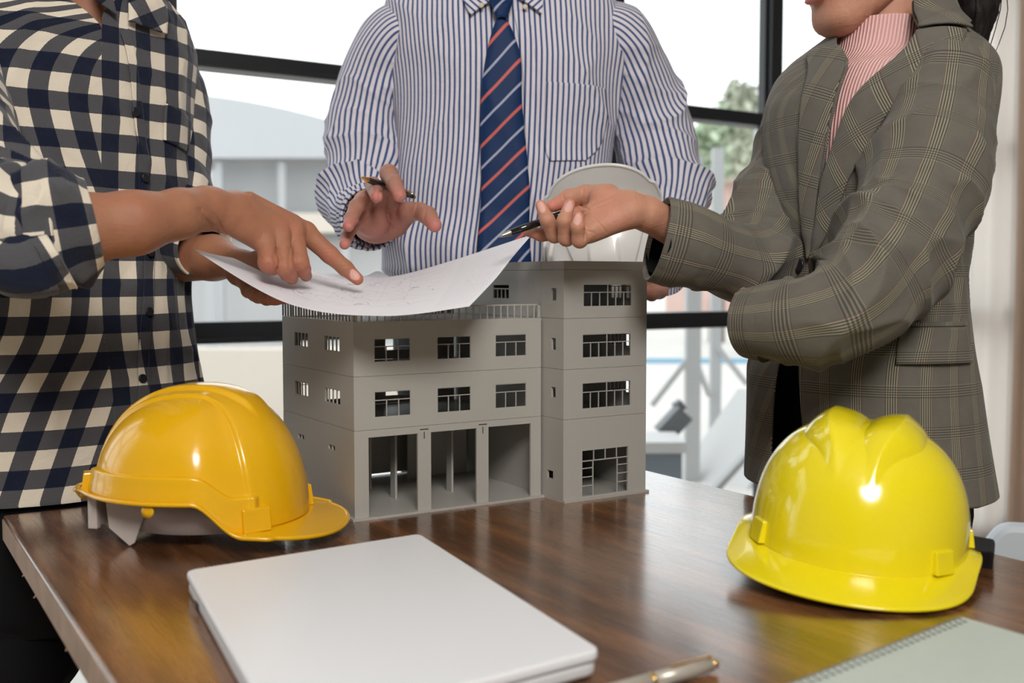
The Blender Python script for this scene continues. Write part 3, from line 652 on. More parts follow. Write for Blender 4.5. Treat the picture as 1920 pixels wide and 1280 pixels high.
# railing of the roof terrace
RH = .2580
def rail(place, n, u0, u1):
    m_ = MB()
    def q(a0, a1, b0, b1, mb):
        P = [place(u, z, k) for k in (0, .0022) for u, z in ((a0, b0), (a1, b0), (a1, b1), (a0, b1))]
        mb.add(P, [(0, 1, 2, 3), (7, 6, 5, 4), (0, 4, 5, 1), (1, 5, 6, 2), (2, 6, 7, 3), (3, 7, 4, 0)])
    q(u0, u1, RH-.0018, RH, m_); r = m_.build('railing', pl, BM, world=False)
    for i in range(n+1):
        u = u0+.0004+(u1-u0-.0016)*i/n; b = MB(); q(u, u+.0015, Z[3], RH-.0018, b); b.build('baluster', pl, r, world=False)
rail(front, 26, 0, WF); rail(left_, 24, .003, DP); rail(back, 26, .003, WF)
MB().box(0, .0055, 0, .0055, Z[3], RH).box(WF-.005, WF, 0, .003, Z[3], RH).build('corner_post', pl, BM, world=False)
# ground floor portal frames inside
for x in (.0925, .1765):
    for y in (.085, .165): MB().box(x-.0015, x+.0015, y-.007, y+.007, .003, .100).build('column', pl, BM, world=False)
    for (ya, yb) in ((.003, .078), (.092, .158), (.172, .24)):
        MB().prism([(ya, .106), (ya, .088), (ya+.012, .1), (yb-.012, .1), (yb, .088), (yb, .106)], x-.0012, x+.0012, 0).build('beam', pl, BM, world=False)
MB().box(.17, .2675, .2, .2025, .003, .106).build('partition', pl, BM, world=False)
for u in (.094, .1785):
    MB().box(u-.006, u+.006, -.0002, .0005, .1035, .1048).build('slot', M['plastd'], BM, world=False)
    MB().box(u-.0006, u+.0006, -.0002, .0005, .0925, .101).build('slot', M['plastd'], BM, world=False)
for u in (.013, .258): MB().box(u-.006, u+.006, -.0001, .0005, .1047, .1055).build('slot', pl, BM, world=False)
# tower
tw = [(.3014, .3815, .1208, .1548), (.3014, .3815, .1878, .2186), (.3025, .3825, .2548, .2838)]
door = (.3016, .3775, .0052, .0656)
panel('wall_panel', TX0, TX1, .003, Z[1]-g, [door], tfront)
for i in range(3):
    z0 = Z[i+1]; z1 = (Z[i+2]-g) if i < 2 else .303-g; panel('wall_panel', TX0, TX1, z0, z1, [tw[i]], tfront)
    sash(tw[i], tfront, [k/6 for k in range(1, 6)], .64, [.5])
panel('parapet_panel', TX0, TX1, .303, TOP, [], tfront)
u0, u1, z0, z1 = door; m_ = MB()
def db(a0, a1, b0, b1): m_.box(a0, a1, TY0+.0004, TY0+.0018, b0, b1)
W3 = u1-u0; zt_ = z0+(z1-z0)*.77
db(u0, u1, zt_-.0007, zt_+.0007)
for q in (.25, .5, .75): db(u0+W3*q-.0006, u0+W3*q+.0006, zt_, z1)
for a in (u0+W3*.235, u1-W3*.235): db(a-.0007, a+.0007, z0, zt_)
for q in (.25, .5, .75):
    z = z0+(zt_-z0)*q+.002; db(u0, u0+W3*.235, z-.0006, z+.0006); db(u1-W3*.235, u1, z-.0006, z+.0006)
m_.build('door_frame', pl, BM, world=False)
sw = [(-.0310, -.0188, .263, .2788), (-.030, -.020, .1984, .2139), (-.030, -.020, .136, .1495), (-.0246, -.0107, .0277, .0383)]
for i in range(4):
    z0 = [.003, Z[1], Z[2], Z[3]][i]; z1 = [Z[1]-g, Z[2]-g, Z[3]-g, .303-g][i]
    hs = [h for h in sw if z0 < h[2] < z1]; y1 = DP
    if i == 3: hs.append((.0859, .1276, .2633, .2831)); panel('wall_panel', TY0+.003, .0036, z0, z1, hs[:1], tside); panel('wall_panel', .004, y1, z0, z1, hs[1:], tside)
    else: panel('wall_panel', TY0+.003, y1, z0, z1, hs, tside)
    rh = [(-.030, -.004, z0+.024, z0+.052), (.004, .030, z0+.024, z0+.052), (.10, .13, z0+.024, z0+.052)] if i else []
    panel('wall_panel', TY0+.003, DP, z0, z1, rh, tright)
    for h in rh: sash(h, tright, (.33, .67), .6)
    panel('wall_panel', TX0+.003, TX1-.003, z0, z1, [(.3055, .335, z0+.02, z0+.045), (.350, .388, z0+.02, z0+.045)] if i else [], tback)
sash((.0859, .1276, .2633, .2831), tside, (.25, .5, .75), .7, w_=.0018)
for (a, b, pf) in ((TY0+.003, .0036, tside), (.004, DP, tside), (TY0+.003, DP, tright)): panel('parapet_panel', a, b, .303, TOP, [], pf)
panel('parapet_panel', TX0+.003, TX1-.003, .303, TOP, [], tback)
m_ = MB()
for (a0, a1, b0, b1) in ((.0235, .0664, .275, .2754), (.0235, .0664, .2888, .2892), (.0235, .0239, .275, .2892), (.066, .0664, .275, .2892)): m_.box(TX0-.0003, TX0, a0, a1, b0, b1)
m_.build('engraved_panel', pl, BM, world=False)
# ---------------------------------------------------------------- safety helmets
def helmet(name, mat, label, loc, mtx, A, kind):
    """A: af, ab, b, H; kind 'amber' | 'lemon' | 'white'. local +x is the front"""
    e = empty(name, loc); e.rotation_euler = Matrix([list(r) for r in mtx]).transposed().to_euler() if mtx is not None else (0, 0, 0)
    af, ab, b, H = A; nt_ = 360; th = np.linspace(0, 2*np.pi, nt_, endpoint=False)[None]
    s = np.r_[np.linspace(.0, .8, 90), np.linspace(.805, 1, 60)][:, None]
    tw_ = np.arctan2(np.sin(th), np.cos(th)); at_ = np.abs(tw_)
    if kind == 'lemon': zr = .010+.012*np.exp(-((at_-1.65)/.55)**2)
    else: zr = .018+.034*sstep(.85, 1.25, at_)*(1-.45*sstep(2.45, 2.9, at_))
    a = af+(ab-af)*sstep(.9, 2.2, at_); n_ = 2.25
    ph = s*np.pi/2; q_e = (.80, .86) if kind == 'lemon' else (.88, .93); rho = np.sin(ph)**q_e[0]; zz = np.maximum(np.cos(ph), 0)**q_e[1]
    x = a*np.cos(th)*rho; y = b*np.sin(th)*rho; z = zr+(H-zr)*zz
    P = np.stack([x, y, z+0*x], -1)
    N = np.stack([x/a**2, y/b**2+0*x, (P[..., 2]-zr)/H**2*1.0+1e-4], -1); N /= np.linalg.norm(N, axis=-1, keepdims=True)
    d = np.zeros_like(x)
    if kind == 'lemon':
        up = sstep(-.085, .05, -x)                # ridges fade towards the front
        w_ = .004+.022*sstep(.10, .035, x)
        for y0 in (-.030, .030):
            q = np.clip(1-np.abs(y-y0*(.55+.45*sstep(.1, .02, x)))/w_, 0, 1); d += .0115*q**.8*sstep(.098, .045, x)*sstep(-.12, -.07, x)*(z > .06)
        d -= .002*np.exp(-(y/.011)**2)*sstep(.09, .03, x)*(z > .08)
    else:
        yb = .036+.045*sstep(.02, .11, x); d += .0035*sstep(.004, -.001, np.abs(y)-yb)*(z > .02)
        d += .0045*sstep(.004, -.004, np.abs(y)-.020)*sstep(.075, .05, x)
        gut = sstep(.845, .86, s)*sstep(.62, .70, at_)*(1 if kind == 'amber' else .8); d += .0062*gut+.0015*sstep(.9, .985, s)*gut
    P = P+N*d[..., None]
    ks = np.linspace(0.06, 1, 22)[:, None]; rim = P[-1][None]
    if kind == 'lemon': ext = .012+.044*np.exp(-(at_/1.0)**4)+.006*sstep(2.2, 3, at_); drop = -.004-.008*np.exp(-(at_/.9)**2)
    else: ext = .004+.046*np.exp(-(at_/.80)**4)+.010*sstep(2.3, 2.9, at_); drop = -.012*np.exp(-(at_/.7)**2)+.002
    dr = np.stack([np.cos(th)/a, np.sin(th)/b, 0*th], -1); dr /= np.linalg.norm(dr, axis=-1, keepdims=True)
    B = rim+dr*(ext*ks)[..., None]; B[..., 2] = rim[..., 2]+drop*(ks**1.3)
    if kind != 'lemon': B[..., 2] += .010*sstep(2.4, 2.9, at_)*ks**3
    G = np.concatenate([P, B]); nn = len(G)
    mesh('shell', G.reshape(-1, 3), gridfaces(nn, nt_, True)[:, ::-1], mat, e, world=False, solid=.0022)
    E = G[-1]; tt_ = np.linspace(0, 2*np.pi, 9)[:-1]; r_ = .0026 if kind != 'lemon' else .0018   # rolled rim along the edge
    R = E[None]+r_*(np.cos(tt_)[:, None, None]*dr[0][None]+np.sin(tt_)[:, None, None]*np.array([0, 0, 1.]))
    R = R.transpose(1, 0, 2); f = [(i*8+j, i*8+(j+1) % 8, ((i+1) % nt_)*8+(j+1) % 8, ((i+1) % nt_)*8+j) for i in range(nt_) for j in range(8)]
    mesh('rim', R.reshape(-1, 3), f, mat, e, world=False)
    def lug(ang, w_, h_, zc, t=.010):
        c = P[-1][int((ang % (2*np.pi))/(2*np.pi)*nt_) % nt_]; dd = dr[0][int((ang % (2*np.pi))/(2*np.pi)*nt_) % nt_]; sd = np.cross([0, 0, 1], dd)
        m_ = MB(); bx = [c+dd*k+sd*i*w_+np.array([0, 0, zc+j*h_]) for k in (-.008, t*.5) for i, j in ((-1, -1), (1, -1), (1, 1), (-1, 1))]
        for q in (5, 6, 7, 4): bx[q] = bx[q]-dd*(.0035 if q in (6, 7) else 0)
        return m_.add(bx, [(0, 1, 2, 3), (7, 6, 5, 4), (0, 4, 5, 1), (1, 5, 6, 2), (2, 6, 7, 3), (3, 7, 4, 0)]).build('slot_lug', mat, e, world=False, bevel=.0012)
    if kind == 'lemon':
        for sgn in (-1, 1): lug(sgn*.93, .012, .011, .013, .014)
        lug(1.75, .012, .009, .012, .012); lug(-1.75, .012, .009, .012, .012)
    else:
        for sgn in (-1, 1): lug(sgn*.68, .016, .0125, .013, .014); lug(sgn*2.62, .010, .013, .014, .016)
        for sgn in (-1, 1):                     # thin lip lines of the side gutter, and the chin strap eyelet
            i = int(((sgn*1.62) % (2*np.pi))/(2*np.pi)*nt_); c = P[-1][i]
            m_ = MB().lathe(c+[0, -sgn*.001, -.006], c+[0, sgn*.002, -.006], [(0, .002), (0, .007), (.003, .007), (.003, .002)], 16); m_.build('strap_eyelet', mat, e, world=False, smooth=True)
    # harness inside
    hm = M['harness'] if kind != 'lemon' else M['strap']
    t2 = np.linspace(0, 2*np.pi, 97); z0, z1 = (.012, .045) if kind == 'amber' else (.014, .035)
    vv = []
    for k, zq in enumerate((z0, z1)):
        for q in t2: vv.append((.088*math.cos(q)*(1.05 if math.cos(q) < 0 else 1), .080*math.sin(q), zq))
    mesh('headband', vv, [(i, i+1, 97+i+1, 97+i) for i in range(96)], hm, e, world=False, solid=.0018)
    if kind == 'amber':                         # nape strap: grey tabs reaching down to the table behind the ears
        for sgn in (-1, 1):
            pts = [(-.080, .054), (-.014, .050), (-.019, .046), (-.033, .034), (-.046, .0005), (-.052, -.003), (-.076, .016)]
            MB().prism(pts, sgn*.076, sgn*.0785, 1).build('nape_tab', hm, e, world=False, bevel=.0008)
        MB().box(-.095, -.091, -.076, .076, .016, .05).box(-.101, -.090, -.078, -.070, .014, .05).build('nape_strap', hm, e, world=False, bevel=.001)
    if kind == 'lemon':
        MB().prism([(-.02, .022), (-.055, .026), (-.095, .018), (-.105, .002), (-.08, -.003), (-.04, -.003)], .086, .128, 1).build('nape_strap', M['strap'], e, world=False, bevel=.003)
    tag(e, label, 'helmet'); return e
def rz(a): c, s_ = math.cos(a), math.sin(a); return [(c, s_, 0), (-s_, c, 0), (0, 0, 1)]
helmet('hard_hat', M['amber'], 'amber yellow hard hat with grey harness on the table, left of the model', (-.352, 1.205, TABZ+.0035), rz(-.17), (.112, .120, .112, .160), 'amber')
helmet('hard_hat', M['lemon'], 'bright lemon yellow hard hat with ridged crown on the table, in front of the woman', (.350, 1.065, TABZ+.010), (np.array(rz(math.radians(-115)))@np.array(Matrix.Rotation(-math.radians(4.5), 3, Vector((math.cos(math.radians(-115)), math.sin(math.radians(-115)), 0))).transposed())*1.0), (.112, .118, .104, .139), 'lemon')
u_ = np.array([-.06, -.66, -.75]); u_ /= np.linalg.norm(u_); f_ = np.array([-.22, -.62, .60]); f_ -= u_*(f_@u_); f_ /= np.linalg.norm(f_); y_ = np.cross(u_, f_)
helmet('hard_hat', M['white'], 'white hard hat held against his side by the man in the tie', V(1146, 428, 1.67), [f_, y_, u_], (.092, .096, .094, .130), 'white')
# ---------------------------------------------------------------- laptop, notebook, pens, paper
def rounded(pts, r, n=6):
    out_ = []; pts = [np.array(p, float) for p in pts]
    for i, p in enumerate(pts):
        a = pts[i-1]-p; b = pts[(i+1) % len(pts)]-p; a /= np.linalg.norm(a); b /= np.linalg.norm(b)
        for k in range(n+1):
            f = k/n; out_.append(p+a*r*(1-f)**2+b*r*f**2)
    return out_
def slab(name, pts, z0, z1, mat, parent, r=.008, bevel=.0015): return MB().prism([tuple(p[:2]) for p in rounded(pts, r)], z0, z1).build(name, mat, parent, bevel=bevel)
zl = TABZ+.021
A_ = onz(348, 1068, zl)[:2]; B_ = onz(787, 999, zl)[:2]; C_ = onz(1128, 1216, zl)[:2]; D_ = A_+C_-B_
LP = empty('laptop', (*((A_+C_)/2), TABZ))
q_ = [A_, B_, C_, D_]
slab('lid', q_, TABZ+.0125, TABZ+.021, M['laptop'], LP, .010, .0025)
cq = sum(q_)/4; slab('base', [cq+(p-cq)*.992 for p in q_], TABZ+.0015, TABZ+.0118, M['lapw'], LP, .012, .003)
for p in q_: w2 = cq+(p-cq)*.9; MB().lathe((*w2, TABZ), (*w2, TABZ+.01), [(0, .006), (.003, .006)], 12).build('foot', M['rubber'], LP)
side_l = (D_-A_)/np.linalg.norm(D_-A_); nl = -(B_-A_)/np.linalg.norm(B_-A_); pA = A_+side_l*.06
MB().beam((*(pA+nl*.0005), TABZ+.007), (*(pA+side_l*.014+nl*.0005), TABZ+.007), .0012, .004).build('port', M['blackb'], LP)
tag(LP, 'closed silver laptop lying on the table in front of the model', 'laptop')
N1 = onz(1512, 1270, TABZ+.01)[:2]; N2 = onz(1803, 1156, TABZ+.01)[:2]; d1 = (N1-N2)/np.linalg.norm(N1-N2); N3 = onz(1920, 1190, TABZ+.01)[:2]; d2 = (N3-N2)/np.linalg.norm(N3-N2)
NB = empty('notebook', (*N2, TABZ)); R1 = N2+d1*.252; q_ = [N2, N2+d2*.178, R1+d2*.178, R1]
slab('cover', q_, TABZ+.009, TABZ+.0102, M['note'], NB, .004, .0004)
ins = [N2+d1*.002+d2*.004, N2+d1*.002+d2*.175, R1-d1*.002+d2*.175, R1-d1*.002+d2*.004]
slab('pages', ins, TABZ+.0014, TABZ+.0088, M['notep'], NB, .003, .0003); slab('back_cover', q_, TABZ+.0002, TABZ+.0013, M['note'], NB, .004, .0004)
for i in range(30):
    c = N2+d1*(.010+i*.0080); m_ = MB(); pr = []
    tt_ = np.linspace(0, 2*np.pi, 15); ctr = np.array([*(c+d2*.0025), TABZ+.0062])
    for k in range(14):
        a = ctr+np.array([*(-d2*.0052*math.cos(tt_[k])), .0058*math.sin(tt_[k])]); b = ctr+np.array([*(-d2*.0052*math.cos(tt_[k+1])), .0058*math.sin(tt_[k+1])]); m_.beam(a, b, .0009)
    m_.build('wire_ring', M['wire'], NB)
    h = c+d2*.0085; MB().box(h[0]-.0016, h[0]+.0016, h[1]-.0016, h[1]+.0016, TABZ+.0101, TABZ+.01035).build('punch_hole', M['plastd'], NB)
tag(NB, 'pale green spiral notebook at the lower right corner of the table', 'notebook')
def pen(name, a, b, body, trim, label, r=.0048, tipl=.016, cat='pen'):
    a = np.array(a); b = np.array(b); L = np.linalg.norm(b-a); d = (b-a)/L; e = empty(name, tuple(a))   # a = tip
    MB().lathe(a, b, [(0, .0006), (.002, .0010), (.003, .0018), (tipl, r*.82), (tipl+.001, r*.86)], 20).build('tip', trim, e, smooth=True)
    MB().lathe(a, b, [(tipl+.001, r*.86), (L*.35, r), (L*.53, r), (L*.53+.0004, r*.9)], 20).build('barrel', body, e, smooth=True)
    MB().lathe(a, b, [(L*.53, r*1.08), (L*.55, r*1.08)], 20).build('ring', trim, e, smooth=True)
    MB().lathe(a, b, [(L*.55, r), (L*.8, r*.98), (L-.006, r*.85), (L-.0055, r*.7)], 20).build('cap', body, e, smooth=True)
    MB().lathe(a, b, [(L-.0058, r*.72), (L-.001, r*.62), (L, r*.3)], 16).build('button', trim, e, smooth=True)
    up = np.cross(d, np.cross(np.array([0, 0, 1.]), d)); up /= np.linalg.norm(up)
    MB().beam(b-d*.007+up*r*1.25, b-d*.045+up*r*1.25, .0024, .001).beam(b-d*.007+up*r*.6, b-d*.007+up*r*1.4, .002).build('clip', trim, e)
    tag(e, label, cat); return e
pe = onz(1344, 1243, TABZ+.006); ps = onz(1180, 1287, TABZ+.006); dd = (ps-pe)/np.linalg.norm(ps-pe)
pen('ballpoint_pen', pe+dd*.138, pe, M['penc'], M['gold'], 'cream pen with gold trim lying on the table beside the laptop', .0056)
pen('ballpoint_pen', V(935, 444, 1.285), V(1098, 386, 1.335), M['penb'], M['chrome'], 'black pen with chrome tip in the hand of the woman', .0047)
pen('ballpoint_pen', V(676, 332, 1.402), V(778, 370, 1.500), M['penb'], M['gold'], 'dark pen with gold tip between the fingers of the man in the tie', .0044, .014)
ctl = [[(362, 467, 1.27), (540, 569, 1.20), (720, 592, 1.17), (880, 574, 1.20)], [(405, 478, 1.36), (570, 545, 1.32), (740, 560, 1.30), (925, 528, 1.28)],
       [(470, 489, 1.45), (612, 527, 1.44), (750, 535, 1.42), (960, 484, 1.35)], [(560, 503, 1.55), (660, 516, 1.56), (760, 513, 1.54), (997, 440, 1.42)]]
Cg = np.array([[V(*p) for p in r] for r in ctl]); nn = 70
rowsP = crom(Cg.reshape(4, -1), np.linspace(0, 3, nn)).reshape(nn, 4, 3)
S_ = np.array([crom(r, np.linspace(0, 3, nn)) for r in rowsP]); vv_, uu_ = np.meshgrid(np.linspace(0, 1, nn), np.linspace(0, 1, nn), indexing='ij')
S_[..., 2] += .0015*(vn(uu_*5, vv_*4, 0*uu_, 3)-.5)
def sheet(name, S, label):
    c = S.mean((0, 1)); e = empty(name, tuple(c)); mesh('sheet', S.reshape(-1, 3), gridfaces(nn, nn), M['paper'], e, uv=np.stack([uu_, vv_], -1).reshape(-1, 2), solid=.0003)
    tag(e, label, 'paper')
sheet('drawing_sheet', S_, 'large curled white sheet with a faint plan drawing, held above the model')
S2 = S_[20:, 20:50]; S2 = crom(S_[25:, 22:52].transpose(1, 0, 2).reshape(30, -1), np.linspace(0, 29, nn)).reshape(nn, 45, 3).transpose(1, 0, 2)
S2 = crom(S2.reshape(45, -1), np.linspace(0, 44, nn)).reshape(nn, nn, 3)+np.array([.006, .05, -.0035]); S2[..., 2] += .012*(vv_**6)*np.exp(-((uu_-.35)/.2)**2)
sheet('drawing_sheet', S2, 'second smaller white sheet lying beneath the large drawing')
# chair behind the table at the right
CH = empty('chair', (.98, 1.66, 0), -.25)
bk = MB(); pts = [(-.21, .50), (-.22, .60), (-.19, .645), (.19, .645), (.22, .60), (.21, .50), (.17, .46), (-.17, .46)]
bk.prism(rounded(pts, .02), -.018, .018, 1); bk.build('backrest', M['chairw'], CH, world=False, bevel=.012)
MB().prism(rounded([(-.21, .02), (.21, .02), (.20, .43), (-.20, .43)], .04), .41, .455).build('seat', M['chairw'], CH, world=False, bevel=.012)
for sx in (-1, 1):
    for sy in (.03, .40): MB().beam((sx*.17, sy, .41), (sx*.2, sy+(.03 if sy > .1 else -.03), 0), .022).build('leg', M['frame'], CH, world=False)
    MB().beam((sx*.14, .01, .43), (sx*.14, 0, .52), .02).build('bracket', M['frame'], CH, world=False)
tag(CH, 'pale blue-white chair behind the table at the right edge', 'chair')
# lamp over the room that gives the round highlights
lz = empty('ceiling_lamp', (.30, -1.06, 2.62)); MB().lathe((.30, -1.08, 2.68), (.30, -1.08, 2.9), [(0, .5), (.03, .5), (.04, .03), (.22, .03)], 32).build('housing', M['wall'], lz, smooth=False)
tag(lz, 'round ceiling lamp above the room', 'lamp')
# ---------------------------------------------------------------- people
def head_mesh(center, n, up=(0, 0, 1), s=1., female=False, neck=None, h=.003):
    """head in its own frame (x right, y forward, z up), meshed from blended solids, then placed"""
    f = np.array(n, float); f /= np.linalg.norm(f); u = np.array(up, float); r = np.cross(f, u); r /= np.linalg.norm(r); u = np.cross(r, f); R = np.stack([r, f, u])
    A = lambda *p: np.array(p, float)
    jw = .046 if female else .052
    b = [('e', A(0, -.018, .045), A(.074, .094, .082)), ('e', A(0, .022, .0), A(.062, .068, .085)), ('e', A(0, .030, -.045), A(jw, .052, .055)), ('e', A(0, .052, -.088), A(.024, .022, .020)),
         ('c', A(.05, -.012, -.045), A(.018, .055, -.088), .018, .016), ('c', A(-.05, -.012, -.045), A(-.018, .055, -.088), .018, .016),
         ('e', A(.036, .062, -.025), A(.020, .018, .022)), ('e', A(-.036, .062, -.025), A(.020, .018, .022)), ('e', A(0, .074, .035), A(.05, .018, .022))]
    fe = [[('c', A(0, .090, .020), A(0, .108, -.018), .007, .010), ('c', A(.008, .096, -.022), A(.013, .088, -.024), .007, .005), ('c', A(-.008, .096, -.022), A(-.013, .088, -.024), .007, .005)],
          [('e', A(0, .089, -.051), A(.024, .0085, .0055))], [('e', A(0, .088, -.060), A(.020, .0085, .006))], [('e', A(0, .080, -.043), A(.028, .010, .010))],
          [('c', A(.074, -.012, .022), A(.070, -.002, -.022), .010, .006)], [('c', A(-.074, -.012, .022), A(-.070, -.002, -.022), .010, .006)]]
    v, q = sdf_mesh(b, fe, h/s, kb=.022, kf=.007, ksep=.004)
    col = np.zeros((len(v), 3))
    lips = ((v[:, 2] > -.0665) & (v[:, 2] < -.0455) & (np.abs(v[:, 0]) < .024) & (v[:, 1] > .080)); col[lips, 0] = 1.0
    for sx in (-1, 1):                           # eye sockets pressed in
        d = np.linalg.norm((v-A(sx*.031, .082, .018))/A(.018, .02, .011), axis=1); v[:, 1] -= .006*np.exp(-d**2)
        br = np.exp(-((v[:, 2]-.036-.004*(1-((v[:, 0]-sx*.032)/.02)**2))/.0032)**2)*(np.abs(v[:, 0]-sx*.032) < .021)*(v[:, 1] > .05); col[:, 2] = np.maximum(col[:, 2], br*.9)
    return (v*s)@R+np.array(center), q, col, R
def eyes(name_parent, center, R, s):
    for sx in (-1, 1):
        m_ = MB(); c = np.array([sx*.031, .0735, .018]); th = np.linspace(0, np.pi, 13)
        c0 = center+(c*s)@R; m_.lathe(c0+R[1]*.0115*s, c0-R[1]*.011*s, [(.0001, .0005), (.0009*s, .0045*s), (.003*s, .0075*s), (.007*s, .0105*s), (.0115*s, .0118*s), (.018*s, .009*s)], 18)
        o = m_.build('eye', M['eye'], name_parent, smooth=True); c1 = c0+R[1]*.0117*s
        MB().lathe(c1, c1-R[1]*.002, [(0, .0005), (.0004, .0045*s), (.0016, .0048*s)], 16).build('iris', M['iris'], o, smooth=True)
def hair_cap(parent, center, R, s, female=False):
    A = lambda *p: np.array(p, float)
    b = [('e', A(0, -.024, .055), A(.082, .102, .084)), ('e', A(0, -.05, .01), A(.078, .07, .09))]
    v, q = sdf_mesh(b, [], .004/s, kb=.02)
    v = v+.0015*(vn(v[:, 0]*300, v[:, 1]*60, v[:, 2]*60, 3)[:, None]-.5)*v/np.linalg.norm(v, axis=1)[:, None]
    cut = v[:, 1]*.55+v[:, 2]-.070 if not female else v[:, 1]*.6+v[:, 2]*.9-.075
    keep = ~((v[:, 1] > .012) & (v[:, 2] < .075)) & ~((v[:, 2] < (-.055 if not female else -.06))) & ~((np.abs(v[:, 0]) > .055) & (v[:, 2] < .01) & (v[:, 1] > -.03))
    f = q[keep[q].all(1)]; used = np.unique(f); mp = -np.ones(len(v), int); mp[used] = np.arange(len(used))
    return mesh('hair', (v[used]*s)@R+center, mp[f], M['hair'], parent, solid=.006)
def join(parts):
    v, f, c, n = [], [], [], 0
    for (a, b, k) in parts: v.append(a); f.append(np.asarray(b)+n); c.append(k); n += len(a)
    return np.concatenate(v), np.concatenate(f), np.concatenate(c)
def shoe(parent, c, ang, s=1.):
    d = np.array([math.sin(ang), -math.cos(ang), 0]); sd = np.array([math.cos(ang), math.sin(ang), 0]); c = np.array([c[0], c[1], 0.])
    rows = [(-.085, .030, .07), (-.06, .036, .085), (.0, .038, .080), (.06, .044, .060), (.12, .046, .046), (.165, .034, .036), (.185, .012, .02)]
    Q = crom(rows, np.linspace(0, 6, 26)); th = np.linspace(0, np.pi*2, 25)[:-1]; v = []
    for (y, w_, hh) in Q:
        for t in th: v.append(c+d*y*s+sd*math.cos(t)*w_*s+np.array([0, 0, .002+max(0, .012+math.sin(t)*hh if math.sin(t) > 0 else .012+math.sin(t)*.012)*s]))
    f = gridfaces(26, 24, True).tolist()+[tuple(range(24))[::-1], tuple(range(25*24, 26*24))]
    o = mesh('shoe', v, f, M['shoe'], parent)
def trousers(parent, hip, phi, a, b, feet, mat, zt, knee_f=.04, foot=.055, seed=1):
    """hip: centre at waist (x,y); feet: two (x,y)"""
    L = Loft([(zt, hip[0], hip[1], a, b), (zt-.08, hip[0], hip[1], a*1.04, b*1.05), (zt-.18, hip[0], hip[1], a*1.02, b*1.03), (zt-.24, hip[0], hip[1], a*.93, b*.93)], phi, lambda th, P: .004*ridge(vn(P[..., 0]*9, P[..., 1]*9, P[..., 2]*14, seed)))
    L.mesh('trousers_seat', mat, parent, nu=60, nv=30)
    sd = L.s; fr = L.f
    for k, (fx, fy) in zip((-1, 1), feet):
        c = np.array([hip[0], hip[1], 0])+sd*k*a*.48; ft = np.array([fx, fy, 0]); kn = (c+ft)/2+fr*knee_f
        path = [(*(c+[0, 0, zt-.10])[:3], a*.50, b*.86), (*(c+[0, 0, zt-.26])[:3], a*.50, b*.82), (kn[0], kn[1], .50, .072, .080), (ft[0], ft[1], .28, .064, .068), (ft[0], ft[1], .035, foot+.012, foot+.018)]
        tube('trouser_leg', mat, parent, path, nu=40, nv=80, disp=cloth(.007, 7, 8, seed+k), ref=tuple(fr), capstart=False)
        shoe(parent, (fx, fy), phi)
def sleeve_at(c, w_): return lambda f: (.35+.65*np.exp(-((f-c)/w_)**2))*(1-.8*sstep(.86, .97, f))
# ================= man in the tie (behind the model)
C_M = V(945, 300, 1.86); PM = empty('person', (C_M[0], C_M[1], 0))
tag(PM, 'man in blue striped shirt and striped navy tie standing behind the model', 'person')
def mr(py, px, a, b, d=1.86): c = V(px, py, d); return (c[2], c[0], c[1], a, b)
def mdisp(th, P):
    x, z = P[..., 0]-C_M[0], P[..., 2]
    w1 = ridge(vn(x*11+z*5, P[..., 1]*9, z*4.5, 11))-.33
    bot = sstep(1.22, 1.06, z)                   # blousing above the belt
    w2 = ridge(vn(x*16, 3, z*6-x*4, 5))-.33
    w3 = ridge(vn(x*7-z*6, P[..., 1]*5, z*8+x*7, 19))-.33
    return .0095*w1*(.45+.55*np.abs(x)/.12)+.010*w2*bot+.007*bot*np.sin((z-1.05)*50+x*9)+.006*w3*np.clip(np.abs(x)/.12, 0, 1)
LM_ = Loft([mr(522, 925, .192, .118), mr(500, 925, .202, .135), mr(440, 930, .196, .135), mr(340, 942, .188, .130), mr(240, 948, .192, .132), mr(140, 950, .200, .135), mr(70, 948, .206, .125), mr(25, 946, .206, .110), mr(0, 945, .190, .095), mr(-20, 945, .135, .08), mr(-45, 945, .070, .067), mr(-75, 945, .060, .062)], 0, mdisp)
LM_.mesh('shirt', M['stripe'], PM, nu=220, nv=220)
SM = M['stripe']
# pocket, placket, collar
LM_.patch('shirt_pocket', SM, PM, [(1022, 152), (1022, 270), (1032, 302)], [(1135, 168), (1128, 262), (1095, 300)], off=.0035, nu=20, nv=26)
LM_.patch('placket', SM, PM, [(962, 20), (985, 300), (1000, 510)], [(988, 20), (1012, 300), (1025, 510)], off=.003, nu=10, nv=50)
LM_.patch('collar_leaf', SM, PM, [(893, -45), (868, -5), (882, 35)], [(925, -30), (926, -8), (921, 10)], off=.010, nu=12, nv=16, uvs=(.7, .7, -.7, .7), solid=.003)
LM_.patch('collar_leaf', SM, PM, [(962, -35), (968, -5), (1008, 28)], [(1000, -48), (1020, -10), (1014, 31)], off=.010, nu=12, nv=16, uvs=(.7, -.7, .7, .7), solid=.003)
for px, py in ((905, 19), (986, 21)): button('collar_button', M['pearl'], PM, LM_, px, py, .0045, .013)
# tie
for nm_, Lf, Rt, o_, lipk in (('tie', [(930, 42), (912, 110), (904, 200), (902, 300), (901, 400), (898, 500), (902, 520)], [(948, 42), (972, 110), (980, 200), (986, 300), (991, 400), (997, 500), (998, 520)], .010, 0),
                              ('tie_knot', [(918, -20), (922, 12), (931, 46)], [(962, -20), (959, 12), (949, 46)], .018, 0)):
    LM_.patch(nm_, M['tie'], PM, Lf, Rt, off=o_, nu=18, nv=70, solid=.003, thick=lambda f, g: .005*(1-(2*g-1)**4)+.0015*np.sin(f*18+g*3))
